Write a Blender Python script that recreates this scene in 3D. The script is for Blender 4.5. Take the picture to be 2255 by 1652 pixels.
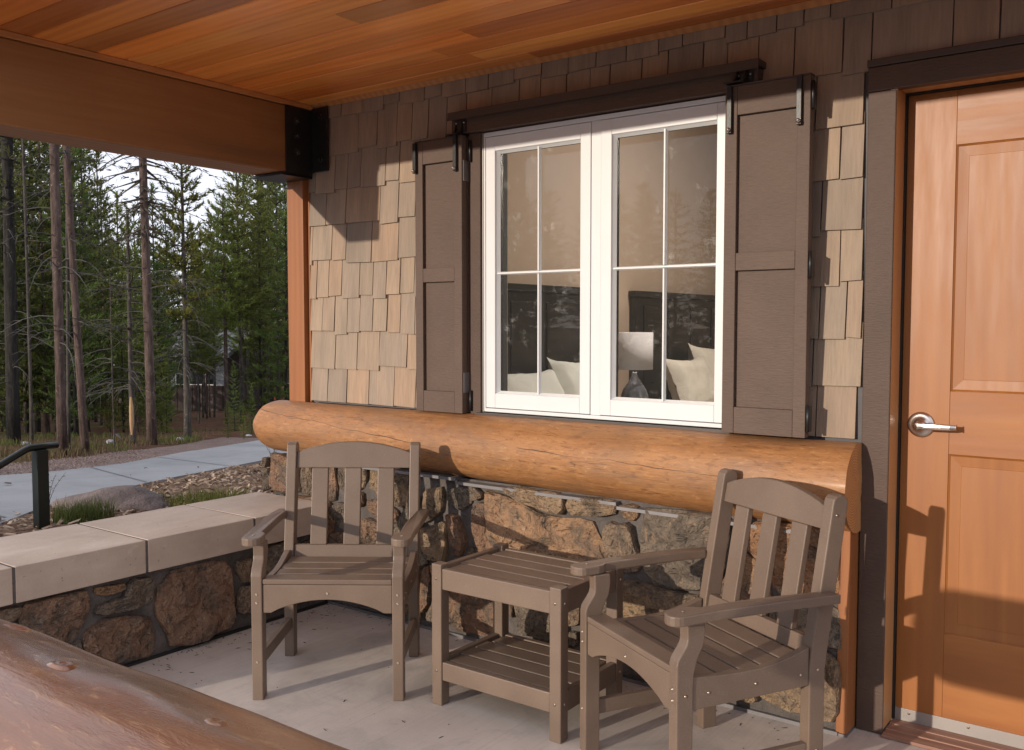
import bpy, bmesh, math, random
from mathutils import Vector, Matrix, noise
R = math.radians
for o in list(bpy.data.objects): bpy.data.objects.remove(o)
scene = bpy.context.scene
COL = scene.collection

# ------------------------------------------------------------------ camera
CAM = Vector((3.248, -2.933, 1.30)); FOC = 2047.0 / 2255.0
cd = bpy.data.cameras.new('camera'); cam = bpy.data.objects.new('camera', cd); COL.objects.link(cam)
cam.location = CAM; cam.rotation_euler = (R(90 - 3.1), 0, R(36.6))
cd.sensor_width = 36.0; cd.lens = 36.0 * FOC; cd.clip_start = 0.05; cd.clip_end = 600
scene.camera = cam
scene.render.resolution_x = 1024; scene.render.resolution_y = 750

# ------------------------------------------------------------------ sky, sun, exposure
SUN_EL, SUN_AZ = 10.5, 76.0          # elevation; direction the light travels, degrees from +X
SUN_STR, SKY_STR, EXPO = 2.2, 0.112, 0.70
tx, ty = math.cos(R(SUN_AZ)), math.sin(R(SUN_AZ))
w = bpy.data.worlds.new('World'); scene.world = w; w.use_nodes = True
nt = w.node_tree; nt.nodes.clear()
sky = nt.nodes.new('ShaderNodeTexSky'); sky.sky_type = 'NISHITA'; sky.sun_disc = False
sky.sun_elevation = R(SUN_EL); sky.sun_rotation = math.atan2(-tx, -ty)
sky.air_density = 1.0; sky.dust_density = 2.0; sky.altitude = 1800
tc = nt.nodes.new('ShaderNodeTexCoord')
nz = nt.nodes.new('ShaderNodeTexNoise'); nz.inputs['Scale'].default_value = 2.2; nz.inputs['Detail'].default_value = 6; nz.inputs['Roughness'].default_value = 0.55
cr = nt.nodes.new('ShaderNodeValToRGB')
cr.color_ramp.elements[0].position = 0.3; cr.color_ramp.elements[0].color = (5.6, 5.75, 6.5, 1)
cr.color_ramp.elements[1].position = 0.7; cr.color_ramp.elements[1].color = (6.3, 6.4, 7.1, 1)
mx = nt.nodes.new('ShaderNodeMixRGB'); mx.inputs[0].default_value = 0.9
bg = nt.nodes.new('ShaderNodeBackground'); bg.inputs['Strength'].default_value = SKY_STR
wo = nt.nodes.new('ShaderNodeOutputWorld')
L = nt.links.new
L(tc.outputs['Generated'], nz.inputs['Vector']); L(nz.outputs['Fac'], cr.inputs[0])
L(sky.outputs[0], mx.inputs[1]); L(cr.outputs[0], mx.inputs[2]); L(mx.outputs[0], bg.inputs['Color']); L(bg.outputs[0], wo.inputs[0])
sl = bpy.data.lights.new('sun', 'SUN'); sl.energy = SUN_STR; sl.angle = R(0.6); sl.color = (1.0, 0.87, 0.72)
sun = bpy.data.objects.new('sun', sl); COL.objects.link(sun)
sdir = Vector((tx * math.cos(R(SUN_EL)), ty * math.cos(R(SUN_EL)), -math.sin(R(SUN_EL))))
sun.rotation_euler = sdir.to_track_quat('-Z', 'Y').to_euler(); sun.location = (-6, -12, 6)
scene.render.engine = 'CYCLES'
scene.view_settings.view_transform = 'Standard'; scene.view_settings.look = 'None'
scene.view_settings.gamma = 1; scene.view_settings.exposure = EXPO
scene.cycles.max_bounces = 8; scene.cycles.diffuse_bounces = 5; scene.cycles.transparent_max_bounces = 12
#@@LAMP@@

# ------------------------------------------------------------------ helpers
class MB:
    """collects faces for one mesh"""
    def __init__(s): s.v = []; s.f = []; s.sm = []
    def add(s, vs, fs, smooth=False):
        n = len(s.v); s.v += [tuple(p) for p in vs]; s.f += [[i + n for i in f] for f in fs]; s.sm += [smooth] * len(fs); return s
    def box(s, a, b):
        (x0, y0, z0), (x1, y1, z1) = a, b
        x0, x1 = sorted((x0, x1)); y0, y1 = sorted((y0, y1)); z0, z1 = sorted((z0, z1))
        return s.add([(x0, y0, z0), (x1, y0, z0), (x1, y1, z0), (x0, y1, z0), (x0, y0, z1), (x1, y0, z1), (x1, y1, z1), (x0, y1, z1)],
                     [(0, 3, 2, 1), (4, 5, 6, 7), (0, 1, 5, 4), (1, 2, 6, 5), (2, 3, 7, 6), (3, 0, 4, 7)])
    def prism(s, poly, axis, a, b):
        """poly in the two other axes, extruded along axis from a to b"""
        def P(u, v, t):
            return {'x': (t, u, v), 'y': (u, t, v), 'z': (u, v, t)}[axis]
        n = len(poly)
        vs = [P(u, v, a) for u, v in poly] + [P(u, v, b) for u, v in poly]
        fs = [list(range(n))[::-1], list(range(n, 2 * n))] + [(i, (i + 1) % n, n + (i + 1) % n, n + i) for i in range(n)]
        return s.add(vs, fs)
    def tube(s, pts, r, n=8, cap=True, smooth=True):
        pts = [Vector(p) for p in pts]; rs = r if isinstance(r, (list, tuple)) else [r] * len(pts)
        vs = []; fs = []; ref = None
        for i, p in enumerate(pts):
            t = (pts[min(i + 1, len(pts) - 1)] - pts[max(i - 1, 0)]).normalized()
            if ref is None: ref = t.orthogonal().normalized()
            u = (ref - t * ref.dot(t))
            u = u.normalized() if u.length > 1e-5 else t.orthogonal().normalized()
            ref = u; v = t.cross(u)
            for k in range(n):
                a = 2 * math.pi * k / n
                vs.append(p + (u * math.cos(a) + v * math.sin(a)) * rs[i])
        for i in range(len(pts) - 1):
            for k in range(n):
                fs.append((i * n + k, i * n + (k + 1) % n, (i + 1) * n + (k + 1) % n, (i + 1) * n + k))
        s.add(vs, fs, smooth)
        if cap:
            m = len(s.v) - len(vs)
            s.f += [[m + k for k in range(n)][::-1], [m + (len(pts) - 1) * n + k for k in range(n)]]; s.sm += [False, False]
        return s
    def lathe(s, prof, c, n=24, axis='z', smooth=True):
        """prof: (radius, height) pairs round axis through c"""
        vs = []; fs = []
        for r, h in prof:
            for k in range(n):
                a = 2 * math.pi * k / n; x, y = r * math.cos(a), r * math.sin(a)
                vs.append((c[0] + x, c[1] + y, c[2] + h) if axis == 'z' else (c[0] + x, c[1] + h, c[2] + y) if axis == 'y' else (c[0] + h, c[1] + x, c[2] + y))
        for i in range(len(prof) - 1):
            for k in range(n):
                q = (i * n + k, i * n + (k + 1) % n, (i + 1) * n + (k + 1) % n, (i + 1) * n + k)
                fs.append(q if axis == 'z' or axis == 'x' else q[::-1])
        s.add(vs, fs, smooth)
        m = len(s.v) - len(vs); top = [m + (len(prof) - 1) * n + k for k in range(n)]; bot = [m + k for k in range(n)]
        s.f += [bot[::-1], top] if axis != 'y' else [bot, top[::-1]]; s.sm += [False, False]
        return s

def link(name, mesh, parent=None):
    o = bpy.data.objects.new(name, mesh); COL.objects.link(o)
    if parent: o.parent = parent
    return o
def obj(name, mb, mat, parent=None, base=None, bevel=0.0, seg=2, bump=None):
    """one mesh object; base = world point that mb's coordinates are measured from the origin of (parent's own place)"""
    me = bpy.data.meshes.new(name)
    vs = mb.v
    if base is not None: vs = [(x - base[0], y - base[1], z - base[2]) for x, y, z in vs]
    me.from_pydata(vs, [], mb.f); me.polygons.foreach_set('use_smooth', mb.sm); me.update()
    if mat: me.materials.append(mat)
    o = link(name, me, parent)
    if bevel:
        m = o.modifiers.new('bevel', 'BEVEL'); m.width = bevel; m.segments = seg; m.limit_method = 'ANGLE'; m.angle_limit = R(35); m.harden_normals = False
    return o
def tag(o, label=None, cat=None, group=None, kind=None):
    if label: o['label'] = label
    if cat: o['category'] = cat
    if group: o['group'] = group
    if kind: o['kind'] = kind
    return o
def thing(name, loc, label, cat, rz=0.0, group=None):
    e = bpy.data.objects.new(name, None); COL.objects.link(e); e.location = loc; e.rotation_euler = (0, 0, rz); e.empty_display_size = 0.1
    return tag(e, label, cat, group)
def structure(name, mb, mat, **k):
    return tag(obj(name, mb, mat, **k), kind='structure')
def copy_tree(o, parent=None):
    c = o.copy(); COL.objects.link(c); c.parent = parent
    for ch in list(o.children): copy_tree(ch, c)
    return c
def boxo(name, a, b, mat, parent, base, bevel=0.0, seg=2):
    return obj(name, MB().box(a, b), mat, parent, base, bevel, seg)

# ------------------------------------------------------------------ materials
class N:
    """small node-graph writer"""
    def __init__(s, name):
        s.m = bpy.data.materials.new(name); s.m.use_nodes = True; s.t = s.m.node_tree; s.t.nodes.clear()
        s.out = s.t.nodes.new('ShaderNodeOutputMaterial'); s.b = s.t.nodes.new('ShaderNodeBsdfPrincipled'); s.t.links.new(s.b.outputs[0], s.out.inputs[0])
    def n(s, kind, **kw):
        x = s.t.nodes.new('ShaderNode' + kind)
        for k, v in kw.items():
            if hasattr(x, k): setattr(x, k, v)
            else: x.inputs[k.replace('_', ' ')].default_value = v
        return x
    def l(s, a, b): s.t.links.new(a, b)
    def coord(s, scale=(1, 1, 1), rnd=0.0, rot=(0, 0, 0), loc=(0, 0, 0)):
        c = s.n('TexCoord'); m = s.n('Mapping'); m.inputs['Scale'].default_value = scale; m.inputs['Rotation'].default_value = rot; m.inputs['Location'].default_value = loc
        src = c.outputs['Object']
        if rnd:
            i = s.n('ObjectInfo'); mu = s.n('VectorMath', operation='SCALE'); cb = s.n('CombineXYZ')
            s.l(i.outputs['Random'], cb.inputs[0]); s.l(i.outputs['Random'], cb.inputs[1]); s.l(i.outputs['Random'], cb.inputs[2])
            s.l(cb.outputs[0], mu.inputs[0]); mu.inputs['Scale'].default_value = rnd
            ad = s.n('VectorMath', operation='ADD'); s.l(src, ad.inputs[0]); s.l(mu.outputs[0], ad.inputs[1]); src = ad.outputs[0]
        s.l(src, m.inputs[0]); return m.outputs[0]
    def noise(s, vec, scale, detail=4, rough=0.55, dist=0.0):
        x = s.n('TexNoise'); x.inputs['Scale'].default_value = scale; x.inputs['Detail'].default_value = detail; x.inputs['Roughness'].default_value = rough; x.inputs['Distortion'].default_value = dist
        s.l(vec, x.inputs['Vector']); return x.outputs['Fac']
    def ramp(s, fac, stops, interp='LINEAR'):
        x = s.n('ValToRGB'); x.color_ramp.interpolation = interp; e = x.color_ramp.elements
        while len(e) < len(stops): e.new(0.5)
        for k, (p, c) in enumerate(stops):
            e[k].position = p; e[k].color = (c[0], c[1], c[2], 1) if isinstance(c, (tuple, list)) else (c, c, c, 1)
        s.l(fac, x.inputs[0]); return x.outputs[0]
    def mix(s, fac, a, b, mode='MIX'):
        x = s.n('MixRGB', blend_type=mode)
        for k, v in ((0, fac), (1, a), (2, b)):
            if isinstance(v, (int, float)): x.inputs[k].default_value = v
            elif isinstance(v, (tuple, list)): x.inputs[k].default_value = (*v[:3], 1)
            else: s.l(v, x.inputs[k])
        return x.outputs[0]
    def math(s, op, a, b=0.0):
        x = s.n('Math', operation=op)
        for k, v in ((0, a), (1, b)):
            if isinstance(v, (int, float)): x.inputs[k].default_value = v
            else: s.l(v, x.inputs[k])
        return x.outputs[0]
    def rnd(s): return s.n('ObjectInfo').outputs['Random']
    def bump(s, h, dist=0.01, strength=1.0, prev=None):
        x = s.n('Bump'); x.inputs['Distance'].default_value = dist; x.inputs['Strength'].default_value = strength
        s.l(h, x.inputs['Height'])
        if prev is not None: s.l(prev, x.inputs['Normal'])
        return x.outputs[0]
    def fin(s, col, rough=0.6, normal=None, metal=0.0, spec=0.5, coat=0.0, coat_r=0.2):
        for key, v in (('Base Color', col), ('Roughness', rough), ('Metallic', metal), ('Specular IOR Level', spec), ('Coat Weight', coat), ('Coat Roughness', coat_r)):
            i = s.b.inputs[key]
            if isinstance(v, (int, float)): i.default_value = v
            elif isinstance(v, (tuple, list)): i.default_value = (*v[:3], 1)
            else: s.l(v, i)
        if normal is not None: s.l(normal, s.b.inputs['Normal'])
        return s.m

def wood(name, stops, axis='x', rnd=7.0, grain=1.0, rough=0.55, coat=0.0, perobj=0.0, tints=None, bumpd=0.0015, ring=0.35, coat_r=.25, fg=.45):
    """sawn timber: streaks along axis, broad rings, per-piece tint"""
    g = N(name)
    lo, hi = 1.3, 34.0 * grain
    sc = {'x': (lo, hi, hi), 'y': (hi, lo, hi), 'z': (hi, hi, lo)}[axis]
    sc2 = {'x': (.55, 7, 7), 'y': (7, .55, 7), 'z': (7, 7, .55)}[axis]
    v = g.coord(sc, rnd); v2 = g.coord(sc2, rnd)
    f1 = g.noise(v, 2.2, 5, .62); f2 = g.noise(v2, 1.6, 3, .5, .8)
    wv = g.n('TexWave', wave_type='BANDS', bands_direction={'x': 'Y', 'y': 'X', 'z': 'X'}[axis]); g.l(v2, wv.inputs[0]); wv.inputs['Scale'].default_value = 1.1; wv.inputs['Distortion'].default_value = 6.0; wv.inputs['Detail'].default_value = 2.5; wv.inputs['Detail Scale'].default_value = 0.8
    f = g.mix(fg, f2, f1); f = g.mix(ring, f, wv.outputs['Fac'])
    c = g.ramp(f, stops)
    if tints:
        t = g.ramp(g.rnd(), [(i / len(tints), x) for i, x in enumerate(tints)], 'CONSTANT'); c = g.mix(1.0, c, t, 'MULTIPLY')
    return g.fin(c, g.ramp(f1, [(.2, rough - .08), (.8, rough + .08)]), g.bump(f1, bumpd, .8), coat=coat, coat_r=coat_r)
def plain(name, col, rough=.5, metal=0.0, var=.12, scale=9.0, bumpd=0.0, bscale=120, spec=.5):
    g = N(name); v = g.coord((1, 1, 1), 3.0); f = g.noise(v, scale, 4)
    c = g.ramp(f, [(.25, tuple(x * (1 - var) for x in col)), (.75, tuple(x * (1 + var) for x in col))])
    nn = g.bump(g.noise(v, bscale, 3), bumpd, .7) if bumpd else None
    return g.fin(c, rough, nn, metal, spec)

M = {}
def mat_shingle():
    g = N('cedar_shingle_stain'); v = g.coord((60, 60, 2.2), 11.0); v2 = g.coord((9, 9, 1.0), 11.0)
    f1 = g.noise(v, 2.2, 4, .6); f2 = g.noise(v2, 1.5, 3)
    c = g.ramp(f2, [(.3, (.28, .225, .178)), (.5, (.345, .275, .215)), (.72, (.40, .305, .228))])
    t = g.ramp(g.rnd(), [(0, (.98, .96, .92)), (.2, (.86, .86, .86)), (.38, (1.04, .98, .92)), (.55, (.93, .92, .92)), (.7, (1.10, .97, .87)), (.85, (1.0, .93, .88))], 'CONSTANT')
    c = g.mix(1.0, c, t, 'MULTIPLY'); c = g.mix(g.ramp(f1, [(.3, .35), (.62, 0.0)]), c, (.17, .13, .10))
    return g.fin(c, .78, g.bump(f1, .0022, .9), spec=.3)
M['shingle'] = mat_shingle()
M['ceiling'] = wood('cedar_ceiling', [(.2, (.50, .155, .034)), (.5, (.76, .29, .068)), (.8, (.90, .43, .125))], 'x', 9.0, .6, .38, .3, fg=.22, ring=.10, tints=[(1.0, .92, .85), (.55, .43, .42), (1.22, 1.15, 1.05), (.80, .64, .55), (.62, .60, .66), (1.15, .95, .78), (.70, .55, .50), (1.1, 1.1, 1.05), (.9, .72, .6), (1.25, 1.1, .9)])
M['beam'] = wood('fir_beam', [(.25, (.17, .078, .034)), (.5, (.27, .118, .040)), (.75, (.33, .155, .056))], 'y', 0, .7, .5, .1, ring=.25)
M['trim'] = wood('cedar_trim', [(.25, (.42, .17, .06)), (.75, (.56, .25, .09))], 'y', 2, 1, .5)
M['post'] = wood('cedar_post', [(.25, (.23, .078, .024)), (.5, (.29, .105, .032)), (.75, (.34, .130, .042))], 'z', 3, 1.2, .55, ring=.15)
M['door'] = wood('door_maple_upright', [(.25, (.22, .070, .013)), (.5, (.29, .100, .019)), (.75, (.36, .138, .030))], 'z', 9, .35, .46, .0, ring=.05, bumpd=.0004)
M['door_h'] = wood('door_maple_level', [(.25, (.21, .066, .012)), (.5, (.29, .098, .019)), (.75, (.37, .142, .031))], 'x', 9, .35, .46, .0, ring=.05, bumpd=.0004)
M['jamb'] = wood('jamb_wood', [(.25, (.44, .22, .085)), (.75, (.52, .28, .12))], 'z', 4, .8, .4, .2, bumpd=.0003)
M['sill_wood'] = wood('threshold_wood', [(.25, (.24, .12, .08)), (.75, (.36, .20, .14))], 'x', 4, 1.3, .6)
def mat_log(name, cols, rough, coat, axis='x', knots=2.0, bmp=.009, checks=True):
    g = N(name); sc = (1.0, 9, 9); v = g.coord(sc, 0); v1 = g.coord((1, 1, 1), 0); vf = g.coord((5, 60, 60), 0)
    f = g.noise(v, 1.7, 6, .62, 1.2); big = g.noise(v1, 4.5, 4, .6); fine = g.noise(vf, 1.4, 5, .65)
    c = g.ramp(g.mix(.5, f, big), cols)
    c = g.mix(g.ramp(fine, [(.55, 0.0), (.75, .35)]), c, (.50, .27, .11))
    vo = g.n('TexVoronoi', feature='F1'); g.l(g.coord((knots, knots * 2.2, knots * 2.2), 0), vo.inputs['Vector']); vo.inputs['Scale'].default_value = 1.3; vo.inputs['Randomness'].default_value = 1.0
    kn = g.ramp(vo.outputs['Distance'], [(.0, .95), (.035, .6), (.075, .0)])
    c = g.mix(kn, c, (.14, .05, .018))
    # drying checks: thin dark streaks that run with the grain
    ck = g.noise(g.coord((1.6, 30, 30), 0, loc=(3, 1, 7)), 1.0, 2, .5, .6)
    ckm = g.ramp(ck, [(.0, 0.0), (.385, 0.0), (.391, .85), (.397, 0.0)])
    ck2 = g.noise(g.coord((2.6, 55, 55), 0, loc=(1, 5, 2)), 1.0, 3, .6, .8); ckm2 = g.ramp(ck2, [(.0, 0.0), (.36, 0.0), (.368, .7), (.376, 0.0)])
    gate = g.ramp(g.noise(v1, 2.3, 2), [(.42, 0.0), (.55, 1.0)]); ckm = g.math('MAXIMUM', ckm, g.math('MULTIPLY', ckm2, gate))
    c = g.mix(ckm, c, (.07, .03, .012))
    flake = g.noise(g.coord((14, 46, 46), 0), 1.6, 4, .75, .5)
    c = g.mix(g.ramp(flake, [(.36, .55), (.47, 0.0)]), c, (.16, .062, .022))
    c = g.mix(g.ramp(flake, [(.57, 0.0), (.70, .55)]), c, (.56, .31, .13))
    for (z0_, sl_, xa, xb) in ((.045, -.078, -1.5, -.25), (-.085, -.030, -1.2, -.1), (.065, -.035, .15, 1.0)):
        if not checks: break
        sx = g.n('SeparateXYZ'); cc = g.n('TexCoord'); g.l(cc.outputs['Object'], sx.inputs[0])
        wob = g.math('MULTIPLY', g.math('SUBTRACT', g.noise(g.coord((3.0, .1, .1), 0, loc=(z0_ * 90, 0, 0)), 1.5, 3), .5), .035)
        dz = g.math('SUBTRACT', sx.outputs[2], g.math('ADD', g.math('MULTIPLY', g.math('ADD', sx.outputs[0], .9), sl_), g.math('ADD', wob, z0_)))
        wd = g.math('MULTIPLY', g.ramp(g.noise(g.coord((2.2, .1, .1), 0, loc=(z0_ * 50, 0, 0)), 1.5, 2), [(.38, .10), (.65, 1.0)]), .0022)
        lm_ = g.math('LESS_THAN', g.math('ABSOLUTE', dz), wd); lm_ = g.math('MULTIPLY', lm_, g.math('GREATER_THAN', sx.outputs[0], xa)); lm_ = g.math('MULTIPLY', lm_, g.math('LESS_THAN', sx.outputs[0], xb))
        c = g.mix(g.math('MULTIPLY', lm_, .88), c, (.035, .014, .006))
    grime = g.ramp(g.noise(g.coord((1.8, 5, 5), 0, loc=(9, 0, 0)), 1.5, 5, .65), [(.46, 0.0), (.66, .65)])
    c = g.mix(grime, c, (.20, .11, .06))
    h = g.mix(.5, f, g.mix(.5, fine, flake))
    return g.fin(c, g.ramp(big, [(.3, rough - .07), (.7, rough + .12)]), g.bump(h, bmp, .7), coat=coat, coat_r=.18)
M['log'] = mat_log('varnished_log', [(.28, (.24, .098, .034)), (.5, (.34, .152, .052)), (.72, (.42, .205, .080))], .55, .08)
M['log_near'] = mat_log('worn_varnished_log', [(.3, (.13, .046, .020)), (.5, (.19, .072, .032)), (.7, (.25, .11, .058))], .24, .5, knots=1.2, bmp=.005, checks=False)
def mat_logend():
    g = N('log_end_grain'); v = g.coord((1, 1, 1), 0); wv = g.n('TexWave', wave_type='RINGS', rings_direction='X'); g.l(v, wv.inputs[0]); wv.inputs['Scale'].default_value = 38; wv.inputs['Distortion'].default_value = 1.5
    c = g.ramp(wv.outputs['Fac'], [(0, (.40, .17, .055)), (1, (.55, .27, .10))]); return g.fin(c, .7, g.bump(g.noise(v, 60, 4), .004, .8))
M['log_end'] = mat_logend()
def mat_brown(name, col, rough=.62):
    g = N(name); v = g.coord((3, 3, 14), 5.0); v2 = g.coord((1, 1, 1), 5.0); f = g.noise(v, 14, 4, .6); s2 = g.noise(v2, 5, 3)
    c = g.ramp(g.mix(.5, f, s2), [(.3, tuple(x * .82 for x in col)), (.7, tuple(x * 1.2 for x in col))])
    return g.fin(c, rough, g.bump(f, .0016, .9), spec=.4)
M['brown'] = mat_brown('brown_trim_paint', (.085, .053, .039))
M['shutter_paint'] = mat_brown('brown_shutter_paint', (.100, .064, .047))
M['dark_cap'] = plain('dark_brown_metal', (.062, .043, .036), .45)
M['white'] = plain('white_vinyl', (.69, .70, .71), .38, var=.02)
M['gasket'] = plain('black_gasket', (.012, .011, .010), .6)
M['black_steel'] = plain('black_steel', (.012, .012, .013), .42, 0.0, .3, 30, .0008, 90)
M['green_steel'] = plain('dark_green_steel', (.003, .008, .0065), .35)
M['bolt_steel'] = plain('dark_bolt_steel', (.10, .10, .10), .3, .9, .1)
M['nickel'] = plain('satin_nickel', (.62, .57, .53), .28, 1.0, .04)
M['galv'] = plain('grey_metal_flashing', (.20, .19, .195), .5, .5, .15)
M['alu'] = plain('grey_door_sweep', (.34, .31, .29), .45, .5, .08)
M['screw'] = plain('steel_screw', (.62, .52, .42), .3, 1.0, .05)
M['reveal'] = plain('grey_membrane', (.10, .095, .10), .7)
def mat_poly():
    g = N('taupe_recycled_plastic_lumber'); v = g.coord((1, 1, 1), 5.0); fl = g.noise(v, 420, 2, .6); st = g.noise(g.coord((16, 16, 16), 5.0), 12, 5, .7); big = g.noise(v, 6, 2)
    c = g.ramp(big, [(.3, (.148, .102, .073)), (.7, (.182, .127, .092))])
    c = g.mix(g.ramp(fl, [(.6, 0.0), (.72, .5)]), c, (.32, .26, .21)); c = g.mix(g.ramp(fl, [(.28, .35), (.4, 0.0)]), c, (.10, .075, .06))
    return g.fin(c, g.ramp(st, [(.3, .34), (.7, .5)]), g.bump(g.mix(.5, fl, st), .0011, .8), spec=.5)
M['poly'] = mat_poly()
def mat_stone():
    g = N('rough_fieldstone'); v = g.coord((1, 1, 1), 8.0); r = g.rnd()
    base = g.ramp(r, [(0, (.24, .170, .115)), (.14, (.33, .175, .092)), (.28, (.19, .148, .110)), (.42, (.30, .205, .125)), (.56, (.25, .148, .094)), (.7, (.34, .20, .112)), (.84, (.20, .158, .118))], 'CONSTANT')
    n1 = g.noise(v, 9, 6, .68, .4); n2 = g.noise(v, 38, 5, .65); n3 = g.noise(v, 17, 4, .7, 1.0)
    c = g.mix(g.ramp(n1, [(.40, .8), (.54, 0.0)]), base, (.105, .085, .068), 'MIX')
    c = g.mix(g.ramp(n3, [(.56, 0.0), (.66, .6)]), c, (.36, .24, .15))
    c = g.mix(g.ramp(g.noise(v, 23, 4, .75), [(.60, 0.0), (.66, .8)]), c, (.05, .042, .036))
    c = g.mix(g.ramp(n2, [(.62, 0.0), (.74, .6)]), c, (.50, .44, .36))
    vo = g.n('TexVoronoi'); g.l(g.mix(.12, v, g.n('TexNoise').outputs['Color']), vo.inputs['Vector']); vo.inputs['Scale'].default_value = 15; fac = vo.outputs['Distance']
    b = g.bump(fac, .028, .8); b = g.bump(n1, .04, .9, b); b = g.bump(n2, .014, 1.0, b)
    return g.fin(c, .82, b, spec=.3)
M['stone'] = mat_stone()
def mat_mortar():
    g = N('grey_mortar'); v = g.coord(); n1 = g.noise(v, 12, 5, .7); n2 = g.noise(v, 90, 4, .7)
    c = g.ramp(n1, [(.3, (.085, .073, .067)), (.7, (.155, .134, .122))]); b = g.bump(n1, .02, .8); b = g.bump(n2, .006, .9, b)
    return g.fin(c, .9, b, spec=.2)
M['mortar'] = mat_mortar()
def mat_cap():
    g = N('cast_sandstone_cap'); v = g.coord((1, 1, 1), 3.0); n1 = g.noise(v, 3.2, 6, .62, .5); n2 = g.noise(v, 24, 5, .7); n3 = g.noise(g.coord((3, .7, 3), 3.0), 5, 5)
    c = g.ramp(g.mix(.4, n1, n3), [(.3, (.39, .30, .235)), (.55, (.50, .40, .32)), (.75, (.60, .50, .42))])
    c = g.mix(g.ramp(n2, [(.60, 0.0), (.72, .5)]), c, (.60, .52, .46)); c = g.mix(g.ramp(g.noise(v, 70, 2, .5), [(.24, .7), (.30, 0.0)]), c, (.17, .13, .10))
    return g.fin(c, .72, g.bump(n2, .0022, .8), spec=.35)
M['cap'] = mat_cap()
def mat_floor():
    g = N('broomed_concrete'); v = g.coord(rot=(0, 0, R(13))); vb = g.coord((150, 2.0, 1), 0, rot=(0, 0, R(13))); n1 = g.noise(v, 1.6, 6, .62); br = g.noise(vb, 1.0, 3, .6); n2 = g.noise(v, 45, 4, .7)
    c = g.ramp(n1, [(.3, (.49, .425, .375)), (.7, (.64, .56, .50))]); c = g.mix(g.ramp(br, [(.38, .16), (.5, 0.0)]), c, (.30, .27, .245))
    c = g.mix(g.ramp(g.noise(v, 2.6, 6, .7, .8), [(.50, 0.0), (.70, .45)]), c, (.27, .245, .23)); c = g.mix(g.ramp(g.noise(v, 9, 6, .75), [(.58, 0.0), (.72, .35)]), c, (.24, .215, .20)); c = g.mix(g.ramp(g.noise(v, 60, 2, .5), [(.22, .8), (.26, 0.0)]), c, (.10, .085, .075))
    b = g.bump(br, .0016, .7); return g.fin(c, g.ramp(n1, [(.3, .55), (.7, .75)]), g.bump(n2, .001, .6, b), spec=.4)
M['floor'] = mat_floor()
def mat_ground():
    g = N('forest_floor'); v = g.coord(); n1 = g.noise(v, .35, 5, .6); n2 = g.noise(v, 4, 6, .75); n3 = g.noise(v, 22, 5, .75)
    c = g.ramp(n2, [(.3, (.060, .030, .020)), (.5, (.110, .056, .036)), (.7, (.165, .092, .056))]); c = g.mix(g.ramp(n3, [(.6, 0.0), (.72, .7)]), c, (.26, .19, .12))
    c = g.mix(g.ramp(n1, [(.52, 0.0), (.62, .7)]), c, (.095, .10, .035)); c = g.mix(g.ramp(n3, [(.28, .7), (.4, 0.0)]), c, (.03, .018, .012))
    return g.fin(c, .95, g.bump(n3, .06, .8), spec=.1)
M['ground'] = mat_ground()
def mat_gravel():
    g = N('red_gravel'); v = g.coord(); vo = g.n('TexVoronoi'); g.l(v, vo.inputs['Vector']); vo.inputs['Scale'].default_value = 42
    n = g.noise(v, 3, 4); c = g.mix(1.0, g.ramp(n, [(.3, (.15, .105, .092)), (.7, (.21, .155, .135))]), g.ramp(g.noise(v, 60, 2, .6), [(.3, .5), (.5, 1.0), (.7, 1.7)]), 'MULTIPLY')
    return g.fin(c, .9, g.bump(vo.outputs['Distance'], .02, .9), spec=.2)
M['gravel'] = mat_gravel()
def mat_path():
    g = N('path_concrete'); v = g.coord(); n1 = g.noise(v, 1.3, 6, .65, .6); n2 = g.noise(v, 60, 3)
    c = g.ramp(n1, [(.3, (.20, .205, .215)), (.7, (.30, .305, .315))]); c = g.mix(g.ramp(g.noise(g.coord((1, 3, 1)), 2.3, 6, .7), [(.60, 0.0), (.75, .5)]), c, (.20, .205, .215))
    return g.fin(c, .75, g.bump(n2, .002, .6))
M['path'] = mat_path()
M['seam'] = plain('path_joint', (.13, .13, .135), .9)
M['road'] = plain('pale_road', (.42, .44, .46), .8)
def mat_mulch():
    g = N('bark_mulch'); r = g.coord((1, 1, 1)); n = g.noise(r, 60, 4, .7); c = g.ramp(n, [(.3, (.085, .045, .028)), (.5, (.17, .10, .062)), (.7, (.36, .25, .16))]); return g.fin(c, .9, g.bump(n, .008, .8), spec=.2)
M['mulch'] = mat_mulch()
def mat_boulder():
    g = N('pink_grey_boulder'); v = g.coord((1, 1, 1), 4.0); n1 = g.noise(v, 5, 6, .7); n2 = g.noise(v, 60, 5, .75)
    c = g.ramp(n1, [(.3, (.13, .112, .105)), (.55, (.20, .152, .138)), (.75, (.27, .21, .19))]); c = g.mix(g.ramp(n2, [(.58, 0.0), (.7, .6)]), c, (.10, .09, .085)); c = g.mix(g.ramp(n2, [(.3, .5), (.4, 0.0)]), c, (.38, .33, .30))
    c = g.mix(g.ramp(g.noise(v, 14, 5, .8), [(.56, 0.0), (.66, .7)]), c, (.075, .068, .060)); b = g.bump(n1, .05, .9); return g.fin(c, .85, g.bump(n2, .012, .9, b), spec=.3)
M['boulder'] = mat_boulder()
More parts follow.
